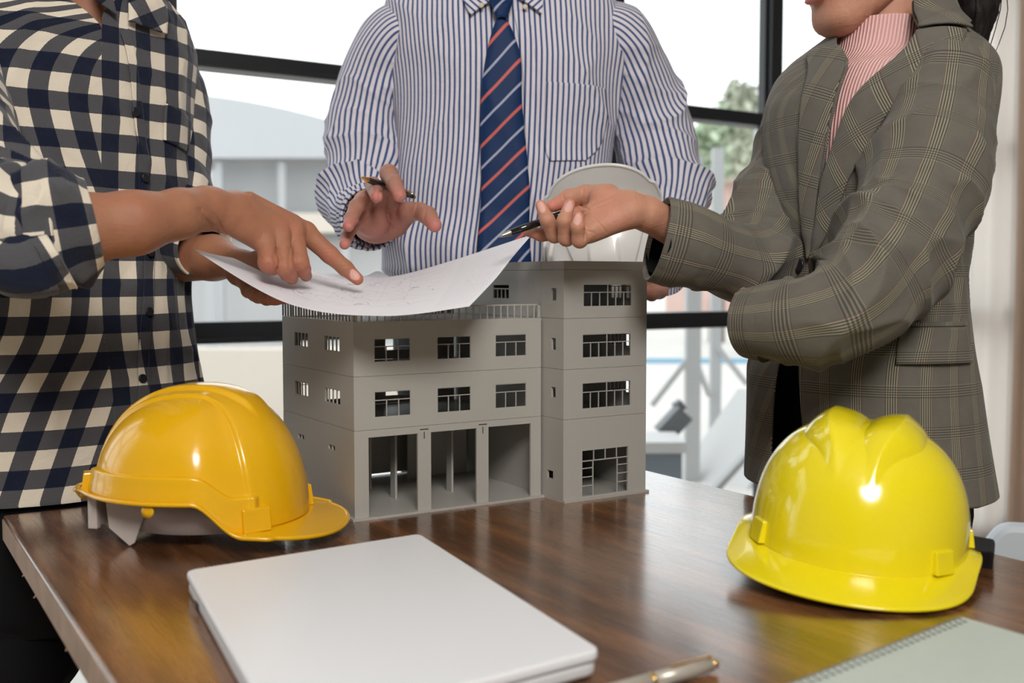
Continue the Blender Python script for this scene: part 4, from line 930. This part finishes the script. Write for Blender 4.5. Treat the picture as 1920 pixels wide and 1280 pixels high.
# sleeves
def MP(px, py, d, ra, rb): p = V(px, py, d); return (*p, ra, rb)
tube('sleeve', SM, PM, [MP(800, 62, 1.86, .050, .060), MP(748, 78, 1.86, .064, .072), MP(712, 140, 1.87, .070, .070), MP(690, 230, 1.87, .070, .062), MP(684, 310, 1.85, .066, .060), MP(676, 372, 1.80, .062, .058), MP(680, 400, 1.72, .054, .052), MP(688, 408, 1.64, .046, .046), MP(694, 410, 1.585, .041, .040)], nu=110, nv=240,
     disp=cloth(.022, 8, 10, 21, .5, .35, sleeve_at(.66, .28)), ref=(0, -1, 0), uvoff=(.003, 0))
tube('cuff', SM, PM, [MP(690, 409, 1.615, .047, .045), MP(693, 410, 1.59, .047, .044), MP(694, 410, 1.563, .046, .043)], nu=90, nv=24, disp=cloth(.002, 12, 12, 2), ref=(1, 0, 0), capstart=False)
disc(MB(), V(688, 465, 1.575), (-.1, -.8, -.5), .005, .002).build('cuff_button', M['pearl'], PM, smooth=True)
tube('sleeve', SM, PM, [MP(1095, 62, 1.86, .050, .060), MP(1148, 78, 1.86, .064, .072), MP(1184, 140, 1.88, .070, .070), MP(1222, 230, 1.89, .070, .062), MP(1246, 310, 1.87, .068, .060), MP(1258, 375, 1.83, .068, .060), MP(1252, 430, 1.76, .058, .055), MP(1240, 490, 1.68, .046, .044), MP(1234, 520, 1.655, .041, .040)], nu=110, nv=240,
     disp=cloth(.022, 8, 10, 31, -.5, .35, sleeve_at(.66, .3)), ref=(0, -1, 0), uvoff=(.006, 0))
# body: head, neck, hands (hidden joints run inside the shirt)
hc = V(945, -235, 1.83); hv, hq, hcol, RM = head_mesh(hc, (0, -.97, -.22), s=1.03)
sk = []
nk, nq = sdf_mesh([cn((945, -150, 1.86), (945, 10, 1.87), 62, 66), cn((945, 10, 1.87), (945, 120, 1.87), 66, 100), cn((760, 60, 1.87), (1130, 60, 1.87), 45, 45), cn((945, 120, 1.88), (930, 560, 1.90), 105, 100),
                   cn((760, 90, 1.87), (690, 330, 1.86), 34, 30), cn((690, 330, 1.86), (690, 402, 1.62), 30, 27), cn((1135, 90, 1.87), (1245, 340, 1.86), 34, 30), cn((1245, 340, 1.86), (1238, 500, 1.68), 30, 27)], [], .007, kb=.03)
# right hand, palm to the camera, fingers reaching forward
base = [cn((690, 402, 1.64), (697, 408, 1.56), 30, 31), cn((697, 408, 1.56), (700, 412, 1.50), 33, 33),
        cn((684, 432, 1.53), (668, 408, 1.49), 17, 16), cn((700, 438, 1.535), (680, 380, 1.485), 18, 17), cn((716, 436, 1.535), (704, 362, 1.485), 19, 17), cn((732, 428, 1.535), (733, 352, 1.49), 20, 17), cn((745, 422, 1.53), (768, 396, 1.50), 20, 17)]
fing = [chain((668, 408, 1.49, 14), (657, 428, 1.462, 13), (650, 445, 1.445, 11.5), (646, 458, 1.425, 10)),
        chain((682, 372, 1.485, 15), (668, 388, 1.450, 14), (659, 410, 1.430, 13), (653, 424, 1.412, 11)),
        chain((706, 352, 1.485, 15.5), (699, 346, 1.462, 14), (703, 359, 1.432, 13), (706, 369, 1.405, 12)),
        chain((735, 340, 1.49, 17), (729, 325, 1.455, 16.5), (740, 345, 1.425, 15), (749, 366, 1.400, 13)),
        chain((765, 398, 1.50, 19), (787, 396, 1.487, 16.5), (802, 404, 1.470, 17), (815, 422, 1.455, 13.5))]
cre = [(V(728, 368, 1.5), V(726, 400, 1.5), .0012, .0014), (V(726, 400, 1.5), V(734, 426, 1.5), .0012, .0014), (V(704, 372, 1.5), V(697, 410, 1.5), .001, .0009), (V(672, 428, 1.5), V(697, 404, 1.5), .001, .0010), (V(716, 376, 1.5), V(712, 402, 1.5), .0009, .0008),
       (V(786, 382, 1.5), V(780, 402, 1.5), .0012, .0012), (V(801, 392, 1.48), V(797, 416, 1.48), .001, .001)]
mhv, mhq = sdf_mesh(base, fing, .00125, kb=.009, kf=.006, creases=cre)
mcol = tints(mhv, [(V(712, 418, 1.50), .03, 0, .55), (V(816, 426, 1.45), .014, 0, 1), (V(749, 368, 1.40), .013, 0, 1), (V(706, 370, 1.40), .012, 0, 1), (V(653, 423, 1.41), .013, 0, .9), (V(646, 458, 1.42), .013, 0, .9)])
# left hand, fingers under the rim of the white helmet
b2 = [cn((1240, 490, 1.68), (1232, 520, 1.64), 27, 25), cn((1232, 520, 1.64), (1222, 536, 1.60), 26, 22), cn((1240, 530, 1.63), (1236, 545, 1.58), 18, 15)]
f2 = [chain((1238, 545, 1.585, 13), (1222, 552, 1.55, 12), (1200, 548, 1.53, 10)), chain((1228, 540, 1.585, 13), (1210, 545, 1.55, 12), (1190, 538, 1.53, 10)), chain((1222, 528, 1.59, 13), (1204, 530, 1.55, 12), (1184, 522, 1.53, 10)), chain((1214, 516, 1.60, 13), (1196, 516, 1.56, 12), (1178, 508, 1.54, 10)), chain((1232, 512, 1.63, 14), (1212, 498, 1.60, 12), (1198, 482, 1.58, 11))]
lv, lq = sdf_mesh(b2, f2, .002, kb=.010, kf=.006)
v, f, c = join([(hv, hq, hcol), (nk, nq, np.zeros((len(nk), 3))), (mhv, mhq, mcol), (lv, lq, np.zeros((len(lv), 3)))])
mesh('body', v, f, M['skin_m'], PM, col=c); eyes(PM, hc, RM, 1.03); hair_cap(PM, hc, RM, 1.03)
hip = V(930, 560, 1.88); trousers(PM, hip, 0, .175, .115, [(hip[0]-.11, hip[1]-.02), (hip[0]+.11, hip[1]-.02)], M['navytr'], hip[2]+.035, seed=41)
L_ = Loft([(hip[2]+.035, hip[0], hip[1], .181, .121), (hip[2]+.0, hip[0], hip[1], .181, .121)], 0); L_.mesh('belt', M['strap'], PM, nu=60, nv=3)
# ================= man in the checked shirt (left)
PHI = math.radians(45); C_L = V(150, 500, 1.49); PL = empty('person', (C_L[0], C_L[1], 0))
tag(PL, 'man in navy and cream checked shirt pointing at the drawing, at the left', 'person')
def lr(py, px, a, b, d=1.49): c = V(px, py, d); return (c[2], c[0], c[1], a, b)
def ldisp(th, P):
    x, y, z = P[..., 0], P[..., 1], P[..., 2]
    w1 = ridge(vn(x*8+z*3, y*8, z*4, 3))-.33; w2 = ridge(vn(np.sin(th)*3.0+z*4, np.cos(th)*3, z*9, 8))-.33
    side = np.exp(-((th-1.25)/.4)**2)*sstep(1.18, .95, z)
    w3 = ridge(vn(np.sin(th)*2+z*9, np.cos(th)*2, z*3-np.sin(th)*3, 18))-.33
    return .0075*w1+.004*w2+.006*w3+.006*side*np.sin(th*26)
LL = Loft([lr(905, 134, .192, .136), lr(880, 134, .191, .136), lr(730, 132, .184, .130), lr(600, 124, .175, .124), lr(450, 120, .176, .122), lr(300, 118, .184, .124), lr(190, 118, .188, .124), lr(110, 122, .186, .116), lr(60, 128, .172, .104), lr(20, 140, .148, .092), lr(-15, 156, .108, .080), lr(-45, 174, .080, .072), lr(-75, 190, .064, .066)], PHI, ldisp)
CK = M['check']
VT = 11.0                                        # below this row the front is closed
def gapL(t): return .22*sstep(8.0, 10.5, t)
def gapR(t): return .50*sstep(7.5, 9.8, t)
LL.mesh('shirt', CK, PL, nu=240, nv=260, th0=gapL, th1=lambda t: 2*np.pi-gapR(t)*1.0)
LL.patch('placket', CK, PL, [(222, 62), (240, 130), (252, 230), (262, 400), (266, 560), (256, 740), (252, 893)], [(240, 56), (258, 130), (270, 230), (282, 400), (286, 560), (277, 740), (272, 893)], off=.0035, nu=8, nv=90)
LL.patch('shirt_pocket', CK, PL, [(308, 196), (306, 240), (304, 262)], [(356, 225), (352, 262), (347, 285)], off=.0035, nu=12, nv=16)
for px, py in ((252, 210), (267, 335), (276, 474), (277, 585), (264, 712)): button('shirt_button', M['blackb'], PL, LL, px, py, .0062, .0065)
LL.patch('collar_leaf', CK, PL, [(236, -50), (235, 10), (232, 46)], [(285, -60), (300, 15), (303, 70)], off=.012, nu=16, nv=24, solid=.003, uvs=(.8, .6, -.6, .8))
LL.patch('collar_leaf', CK, PL, [(160, -60), (165, -20), (180, 12)], [(185, -60), (196, -10), (212, 35)], off=.012, nu=12, nv=20, solid=.003, uvs=(.8, -.6, .6, .8))
# near arm: upper arm, rolled cuff
tube('sleeve', CK, PL, [MP(-125, 95, 1.36, .078, .084), MP(-105, 190, 1.30, .076, .078), MP(-75, 290, 1.23, .072, .072), MP(-40, 370, 1.17, .068, .068), MP(5, 420, 1.13, .062, .066), MP(60, 432, 1.125, .056, .060), MP(120, 428, 1.13, .051, .052)], nu=110, nv=240,
     disp=cloth(.024, 8, 9, 51, .4, .35, sleeve_at(.75, .3)), ref=(0, 0, 1), inner=.02, uvoff=(.01, 0))
tube('rolled_cuff', CK, PL, [MP(50, 434, 1.122, .056, .062), MP(84, 432, 1.125, .062, .066), MP(120, 428, 1.13, .057, .059), MP(150, 424, 1.135, .053, .053), MP(174, 420, 1.14, .047, .047)], nu=110, nv=60, disp=cloth(.018, 12, 14, 52, .6, .45, lambda f: 1-.75*sstep(.7, 1, f)), ref=(0, 0, 1), capstart=False, inner=.03, uvoff=(.02, .013))
tube('rolled_cuff', CK, PL, [MP(25, 470, 1.115, .034, .026), MP(48, 490, 1.11, .046, .034), MP(75, 482, 1.115, .050, .036), MP(100, 470, 1.12, .048, .034)], nu=80, nv=60, disp=cloth(.014, 14, 18, 53, .6, .5), ref=(0, 0, 1), capstart=True, inner=.02, uvoff=(.0, .03))
# far arm
tube('sleeve', CK, PL, [MP(272, 100, 1.64, .060, .068), MP(302, 190, 1.62, .064, .068), MP(318, 280, 1.60, .060, .062), MP(322, 350, 1.575, .056, .058), MP(325, 420, 1.54, .052, .054), MP(352, 450, 1.51, .046, .048), MP(384, 462, 1.485, .043, .043)], nu=90, nv=200, disp=cloth(.010, 8, 10, 61, .4, .3), ref=(0, 1, 0), inner=.02, uvoff=(.015, .02))
# body
hc = V(205, -235, 1.42); hv, hq, hcol, RL = head_mesh(hc, (.80, -.42, -.42), s=1.03)
nk, nq = sdf_mesh([cn((190, -170, 1.47), (185, -20, 1.50), 74, 76), cn((185, -20, 1.50), (150, 110, 1.51), 76, 100), cn((150, 110, 1.51), (130, 800, 1.50), 108, 110), cn((270, 110, 1.65), (310, 340, 1.59), 40, 38), cn((310, 340, 1.59), (345, 455, 1.52), 38, 38),
                   cn((-120, 100, 1.35), (-40, 360, 1.19), 60, 56), cn((-40, 360, 1.19), (40, 430, 1.13), 56, 60)], [], .007, kb=.035)
# near forearm and pointing hand
base = [cn((30, 430, 1.13), (150, 430, 1.135), 56, 64), cn((150, 430, 1.135), (250, 418, 1.16), 66, 58), cn((250, 418, 1.16), (335, 402, 1.20), 56, 45), cn((335, 402, 1.20), (388, 392, 1.235), 40, 36), cn((335, 395, 1.21), (392, 386, 1.25), 36, 33),
        cn((388, 392, 1.24), (440, 395, 1.27), 36, 34), cn((425, 385, 1.29), (480, 400, 1.32), 24, 27),
        cn((432, 412, 1.255), (497, 455, 1.285), 27, 21), cn((435, 402, 1.265), (522, 442, 1.30), 27, 21), cn((440, 392, 1.28), (548, 432, 1.32), 27, 21), cn((445, 385, 1.30), (571, 434, 1.34), 25, 20), cn((440, 420, 1.30), (540, 462, 1.33), 22, 20),
        cn((470, 366, 1.29), (548, 412, 1.325), 4.5, 4), cn((460, 375, 1.27), (525, 424, 1.30), 4.5, 4)]
fing = [chain((499, 456, 1.278, 18.5), (503, 492, 1.264, 18.5), (512, 500, 1.278, 15), (522, 490, 1.30, 12)),
        chain((525, 444, 1.294, 19), (534, 500, 1.276, 18), (540, 512, 1.288, 15), (548, 522, 1.305, 11.5)),
        chain((551, 438, 1.315, 19), (561, 492, 1.297, 18), (567, 504, 1.308, 15), (574, 517, 1.325, 11)),
        chain((575, 438, 1.340, 19.5), (618, 477, 1.345, 16.5), (648, 503, 1.350, 14.5), (670, 523, 1.352, 11.5)),
        chain((490, 440, 1.34, 20), (525, 475, 1.355, 17), (562, 500, 1.36, 15))]
cre = [(V(402, 398, 1.25), V(411, 432, 1.25), .0016, .0020), (V(417, 405, 1.25), V(424, 440, 1.25), .0014, .0016), (V(398, 412, 1.25), V(400, 432, 1.25), .0012, .0012), (V(520, 466, 1.28), V(525, 505, 1.28), .0012, .0012), (V(549, 464, 1.3), V(554, 512, 1.3), .0012, .0012),
       (V(612, 470, 1.34), V(626, 466, 1.34), .0010, .0009), (V(610, 476, 1.34), V(628, 472, 1.34), .0010, .0009), (V(645, 500, 1.34), V(654, 495, 1.34), .0010, .0008), (V(488, 478, 1.27), V(498, 486, 1.27), .001, .001)]
nv_, nq_ = sdf_mesh(base, fing, .00135, kb=.013, kf=.007, creases=cre)
t_ = nv_[:, 0]; nv_ = nv_+0
ncol = tints(nv_, [(V(672, 525, 1.35), .016, 0, .9), (V(618, 476, 1.33), .014, 0, .6), (V(510, 500, 1.26), .016, 0, .6), (V(540, 514, 1.28), .016, 0, .65), (V(568, 505, 1.30), .016, 0, .6), (V(548, 425, 1.3), .022, 0, .3)])
ncol = nailtint(nv_, ncol, V(666, 514, 1.343), V(672, 525, 1.352)-V(648, 503, 1.35), np.array([.35, -.75, .6]), .0075, .0050)
ft_ = V(672, 525, 1.352)-V(648, 503, 1.35)
# far forearm and hand under the paper
b2 = [cn((335, 485, 1.53), (400, 483, 1.48), 44, 41), cn((400, 483, 1.48), (452, 497, 1.43), 40, 27), cn((452, 497, 1.43), (480, 508, 1.40), 25, 22), cn((448, 515, 1.42), (478, 536, 1.385), 21, 17), cn((460, 500, 1.42), (496, 520, 1.38), 22, 17)]
f2 = [chain((476, 537, 1.375, 15), (495, 553, 1.33, 13.5), (515, 560, 1.30, 11.5), (532, 561, 1.285, 9.5)), chain((465, 535, 1.38, 15), (478, 551, 1.34, 13.5), (500, 560, 1.31, 12), (520, 563, 1.295, 9.5)), chain((458, 525, 1.39, 15), (466, 545, 1.355, 13), (484, 556, 1.325, 12), (505, 562, 1.31, 9.5)), chain((486, 532, 1.38, 15), (512, 549, 1.35, 13), (530, 556, 1.325, 11)),
      chain((462, 488, 1.425, 15), (482, 483, 1.40, 13), (505, 492, 1.375, 10.5))]
lv, lq = sdf_mesh(b2, f2, .0017, kb=.012, kf=.007)
v, f, c = join([(hv, hq, hcol), (nk, nq, np.zeros((len(nk), 3))), (nv_, nq_, ncol), (lv, lq, tints(lv, [(V(525, 560, 1.29), .03, 0, .6)]))])
mesh('body', v, f, M['skin_l'], PL, col=c); eyes(PL, hc, RL, 1.03); hair_cap(PL, hc, RL, 1.03)
hip = V(148, 860, 1.50); trousers(PL, hip, PHI, .180, .125, [(hip[0]-.13, hip[1]-.10), (hip[0]+.10, hip[1]+.10)], M['black'], hip[2]+.03, seed=71)
# ================= woman in the checked blazer (right)
PW_ = math.radians(-58); C_W = V(1620, 500, 1.42); PW = empty('person', (C_W[0], C_W[1], 0))
tag(PW, 'woman in grey plaid blazer over pink knit top with black ponytail at the right', 'person')
def wr(py, px, a, b, d=1.42): c = V(px, py, d); return (c[2], c[0], c[1], a, b)
def wdisp(th, P):
    x, y, z = P[..., 0], P[..., 1], P[..., 2]
    w1 = ridge(vn(x*8, y*8+z*2, z*5, 23))-.33; wst = np.exp(-((z-1.05)/.06)**2)
    return .0045*w1+.006*wst*(ridge(vn(np.sin(th)*4, np.cos(th)*4, z*16+th*1.5, 4))-.33)
PLD = M['plaid']
LW = Loft([wr(905, 1622, .168, .128), wr(880, 1620, .167, .127), wr(700, 1608, .152, .118), wr(620, 1612, .140, .110), wr(540, 1616, .130, .102), wr(470, 1622, .130, .102), wr(350, 1630, .145, .112), wr(220, 1640, .158, .112), wr(150, 1648, .156, .100), wr(112, 1655, .138, .090), wr(85, 1662, .112, .079), wr(55, 1672, .080, .068), wr(25, 1680, .062, .062)], PW_, wdisp)
KNT = Loft([wr(620, 1612, .115, .092), wr(480, 1622, .115, .092), wr(350, 1630, .132, .102), wr(220, 1640, .145, .102), wr(150, 1650, .125, .091), wr(124, 1655, .088, .074), wr(104, 1657, .064, .064), wr(75, 1657, .057, .058), wr(46, 1660, .056, .057)], PW_, None)
KNT.mesh('knit_top', M['rib'], PW, nu=140, nv=120, solid=.003)
LWT = [0, 2, 3.6, 4.8, 6, 7, 7.6, 8.4, 9.4, 10.5, 12]
_ge = np.array([.10, .04, .0, .0, .05, .17, .30, .46, .56, .62, .72]); _gf = np.array([-.34, -.16, -.02, .0, .03, .02, -.02, -.10, -.28, -.5, -.7])
ge = lambda t: np.interp(t, LWT, _ge)+OFS(t); gf = lambda t: np.interp(t, LWT, _gf)+OFS(t)
OFS = lambda t: np.interp(t, [4.6, 6, 7, 8, 9.5], [0, .06, .13, .22, .28])
LW.mesh('blazer', PLD, PW, nu=230, nv=240, th0=ge, th1=lambda t: 2*np.pi+gf(t), solid=.0025)
# lapels and collar
wn = lambda t: np.interp(t, [4.8, 5.6, 7, 8.2, 9.0, 9.05, 9.5], [.02, .20, .40, .52, .60, .60, .60])
LW.strip('lapel', PLD, PW, ge, lambda t: ge(t)+wn(t), 4.8, 9.2, off=.006, uvs=(.8, .45, -.5, .85))
LW.strip('lapel', PLD, PW, lambda t: gf(t)-wn(t)*.6, gf, 4.8, 9.2, off=.006, uvs=(.9, -.3, .3, .9))
LW.strip('collar', PLD, PW, ge, lambda t: ge(t)+.70+.5*sstep(9.6, 11, t), 9.35, 11.95, off=.0085, uvs=(.6, .7, -.7, .6))
LW.strip('collar', PLD, PW, lambda t: gf(t)-.25, gf, 10.6, 11.9, off=.010, uvs=(.6, -.7, .7, .6))
# pocket flap with a seam
LW.strip('pocket_flap', PLD, PW, lambda t: .95+.05*(t-3.3)+0*t, lambda t: 1.72+0*t, 2.3, 3.15, off=.005, nu=26, nv=14, solid=.003, uvoff=(.012, .01))
LW.strip('pocket_welt', PLD, PW, lambda t: .94+0*t, lambda t: 1.74+0*t, 3.17, 3.26, off=.003, nu=20, nv=5, solid=.003, uvoff=(.02, 0))
# far arm (her right), reaching towards the model
tube('sleeve', PLD, PW, [MP(1512, 215, 1.55, .060, .068), MP(1486, 290, 1.53, .058, .062), MP(1462, 370, 1.50, .056, .058), MP(1440, 440, 1.455, .054, .056), MP(1405, 487, 1.39, .050, .052), MP(1345, 480, 1.335, .047, .049), MP(1285, 462, 1.315, .049, .054), MP(1232, 450, 1.31, .046, .055)], nu=110, nv=260,
     disp=cloth(.026, 9, 12, 81, .6, .35, sleeve_at(.5, .25)), ref=(0, -1, 0), uvoff=(.018, 0), inner=.004)
o = tube('sleeve_lining', M['black'], PW, [MP(1300, 464, 1.318, .041, .045), MP(1235, 450.5, 1.31, .0405, .0485)], nu=60, nv=20, ref=(0, -1, 0), capstart=False, inner=0)
# near arm (her left), folded across the waist
tube('sleeve', PLD, PW, [MP(1758, 165, 1.32, .058, .072), MP(1750, 240, 1.30, .062, .070), MP(1730, 330, 1.265, .068, .072), MP(1692, 430, 1.235, .066, .068), MP(1650, 515, 1.205, .062, .064), MP(1600, 570, 1.19, .058, .060), MP(1520, 598, 1.20, .052, .056), MP(1450, 606, 1.225, .046, .052), MP(1402, 606, 1.245, .041, .050)], nu=120, nv=300,
     disp=cloth(.024, 8, 11, 91, .6, .35, sleeve_at(.6, .3)), ref=(0, -1, 0), uvoff=(.007, 0), inner=.04)
for px, py in ((1447, 658), (1432, 668), (1461, 650)): disc(MB(), V(px, py, 1.208), (-.15, -.8, -.55), .0075, .003).build('cuff_button', M['blackb'], PW, smooth=True)
button('blazer_button', M['blackb'], PW, LW, 1503, 498, .009, .006)
# head and neck
nh = np.array([-.93, -.33, -.12]); hc = V(1562, 50, 1.40)-np.array([-.93, -.33, 0])*.050+np.array([0, 0, .102])
hv, hq, hcol, RW = head_mesh(hc, nh, s=.98, female=True, h=.0022)
b1 = V(1658, 110, 1.42); top_ = hc+np.array([.035, .01, -.03])
nk, nq = sdf_mesh([('c', top_, b1, .045, .044), ('c', b1, V(1648, 190, 1.44), .044, .055), ('c', V(1648, 190, 1.44), V(1615, 760, 1.43), .065, .07),
                   cn((1512, 215, 1.55), (1440, 440, 1.455), 46, 40), cn((1440, 440, 1.455), (1405, 485, 1.41), 42, 40), cn((1405, 485, 1.41), (1250, 420, 1.31), 40, 32), cn((1760, 180, 1.32), (1680, 460, 1.22), 46, 44), cn((1680, 460, 1.22), (1600, 565, 1.20), 44, 42), cn((1600, 565, 1.20), (1420, 603, 1.25), 44, 32)], [], .005, kb=.022)
# open right hand with the pen
base = [cn((1262, 428, 1.315), (1212, 400, 1.29), 34, 31), cn((1212, 400, 1.29), (1182, 390, 1.285), 31, 31), cn((1180, 388, 1.285), (1128, 372, 1.295), 27, 24), cn((1182, 395, 1.28), (1115, 405, 1.285), 28, 25), cn((1178, 402, 1.275), (1110, 432, 1.27), 24, 19),
        cn((1170, 405, 1.28), (1098, 438, 1.275), 22, 18), cn((1165, 395, 1.295), (1080, 425, 1.30), 24, 20), cn((1165, 385, 1.305), (1072, 412, 1.32), 24, 20)]
fing = [chain((1140, 366, 1.30, 22), (1098, 366, 1.31, 19), (1066, 372, 1.315, 16.5), (1036, 386, 1.315, 11.5)),
        chain((1098, 436, 1.272, 17), (1087, 450, 1.262, 14.5), (1083, 425, 1.252, 12.5), (1085, 406, 1.255, 9.5)),
        chain((1090, 432, 1.288, 17), (1062, 446, 1.280, 15), (1058, 414, 1.268, 13.5), (1068, 383, 1.275, 10.5)),
        chain((1078, 424, 1.305, 17), (1040, 440, 1.300, 15), (1026, 412, 1.288, 13.5), (1014, 385, 1.292, 10.5)),
        chain((1072, 412, 1.325, 17), (1045, 438, 1.328, 14), (1015, 440, 1.325, 12), (988, 434, 1.325, 9))]
cre = [(V(1094, 356, 1.3), V(1090, 384, 1.3), .0011, .0013), (V(1090, 384, 1.3), V(1100, 396, 1.3), .0011, .0010), (V(1094, 400, 1.3), V(1145, 380, 1.3), .0010, .0010), (V(1092, 394, 1.3), V(1150, 366, 1.3), .0009, .0008), (V(1112, 408, 1.27), V(1136, 436, 1.27), .0009, .0008),
       (V(1092, 432, 1.27), V(1110, 436, 1.27), .001, .0010), (V(1094, 438, 1.27), V(1094, 450, 1.27), .001, .0010), (V(1056, 366, 1.3), V(1062, 384, 1.3), .0009, .0008), (V(1186, 362, 1.3), V(1192, 388, 1.3), .0010, .0006)]
wv, wq = sdf_mesh(base, fing, .00115, kb=.009, kf=.0055, creases=cre)
wcol = tints(wv, [(V(1034, 386, 1.31), .016, 0, 1), (V(1068, 383, 1.27), .010, 0, .7), (V(1014, 386, 1.29), .010, 0, .7), (V(1085, 406, 1.25), .010, 0, .7), (V(990, 434, 1.32), .014, 0, .7), (V(1130, 365, 1.27), .022, 0, .35), (V(1150, 400, 1.26), .02, 0, .3)])
for (cx_, cy_, d_, a_, b_) in ((1015, 388, 1.284, (1014, 383, 1.292), (1026, 412, 1.288)), (1066, 387, 1.266, (1068, 382, 1.275), (1058, 414, 1.268)), (1083, 411, 1.247, (1085, 405, 1.255), (1083, 425, 1.252)), (992, 431, 1.318, (987, 434, 1.325), (1015, 440, 1.325))):
    wcol = nailtint(wv, wcol, V(cx_, cy_, d_), V(*a_)-V(*b_), np.array([-.3, -1, .15]), .0078, .0045)
# left hand tucked under the other elbow
b2 = [cn((1440, 604, 1.25), (1408, 588, 1.27), 27, 22), cn((1408, 588, 1.27), (1396, 570, 1.30), 20, 14)]
f2 = [chain((1395, 588, 1.275, 11), (1384, 572, 1.285, 10), (1384, 556, 1.30, 9)), chain((1400, 576, 1.285, 11), (1392, 560, 1.30, 10), (1394, 546, 1.315, 8)), chain((1404, 566, 1.30, 11), (1400, 550, 1.32, 9)), chain((1410, 560, 1.31, 11), (1412, 545, 1.33, 9)), chain((1415, 590, 1.25, 12), (1400, 600, 1.235, 10))]
lv, lq = sdf_mesh(b2, f2, .002, kb=.009, kf=.006)
v, f, c = join([(hv, hq, hcol), (nk, nq, np.zeros((len(nk), 3))), (wv, wq, wcol), (lv, lq, np.zeros((len(lv), 3)))])
mesh('body', v, f, M['skin_w'], PW, col=c); eyes(PW, hc, RW, .98); hair_cap(PW, hc, RW, .98, True)
# ponytail of many strands
back = hc-nh/np.linalg.norm(nh)*.085+np.array([0, 0, .03]); end = V(1822, 98, 1.44)
pth = [back, back+np.array([.055, .0, .01]), back+np.array([.095, .0, -.03]), (back+end)/2+np.array([.036, 0, .035]), end+np.array([.0, 0, .06]), end]
tube('ponytail', M['hair'], PW, [(*p, r_, r_) for p, r_ in zip(pth, (.022, .030, .036, .038, .032, .012))], nu=60, nv=80, disp=lambda x, y, L, t: .004*ridge(vn(x*260, y*260, L*5, 2)), ref=(0, 1, 0), inner=0)
m_ = MB(); rr = random.Random(9)
for i in range(70):
    o_ = np.array([rr.gauss(0, .012) for _ in range(3)]); P_ = crom(np.array([p+o_*k for p, k in zip(pth, (.6, 1, 1.2, 1.3, 1.3, .8))])+0, np.linspace(.8, 4.9+rr.random()*.1, 12))
    for a, b in zip(P_[:-1], P_[1:]): m_.beam(a, b, .0009)
s_ = m_.build('loose_strand', M['hair'], PW); s_['kind'] = 'stuff'
MB().lathe(back, back+np.array([.02, 0, 0]), [(0, .020), (.006, .024), (.014, .024), (.02, .02)], 20).build('hair_tie', M['strap'], PW, smooth=True)
hip = V(1618, 850, 1.43); trousers(PW, hip, PW_, .138, .098, [(hip[0]+.06, hip[1]-.10), (hip[0]-.02, hip[1]+.12)], M['black'], hip[2]+.08, seed=95)
L_ = Loft([(hip[2]+.24, C_W[0], C_W[1], .105, .084), (hip[2]+.12, hip[0], hip[1], .122, .092), (hip[2]-.02, hip[0], hip[1], .136, .096)], PW_); L_.mesh('black_waistband', M['black'], PW, nu=60, nv=20)
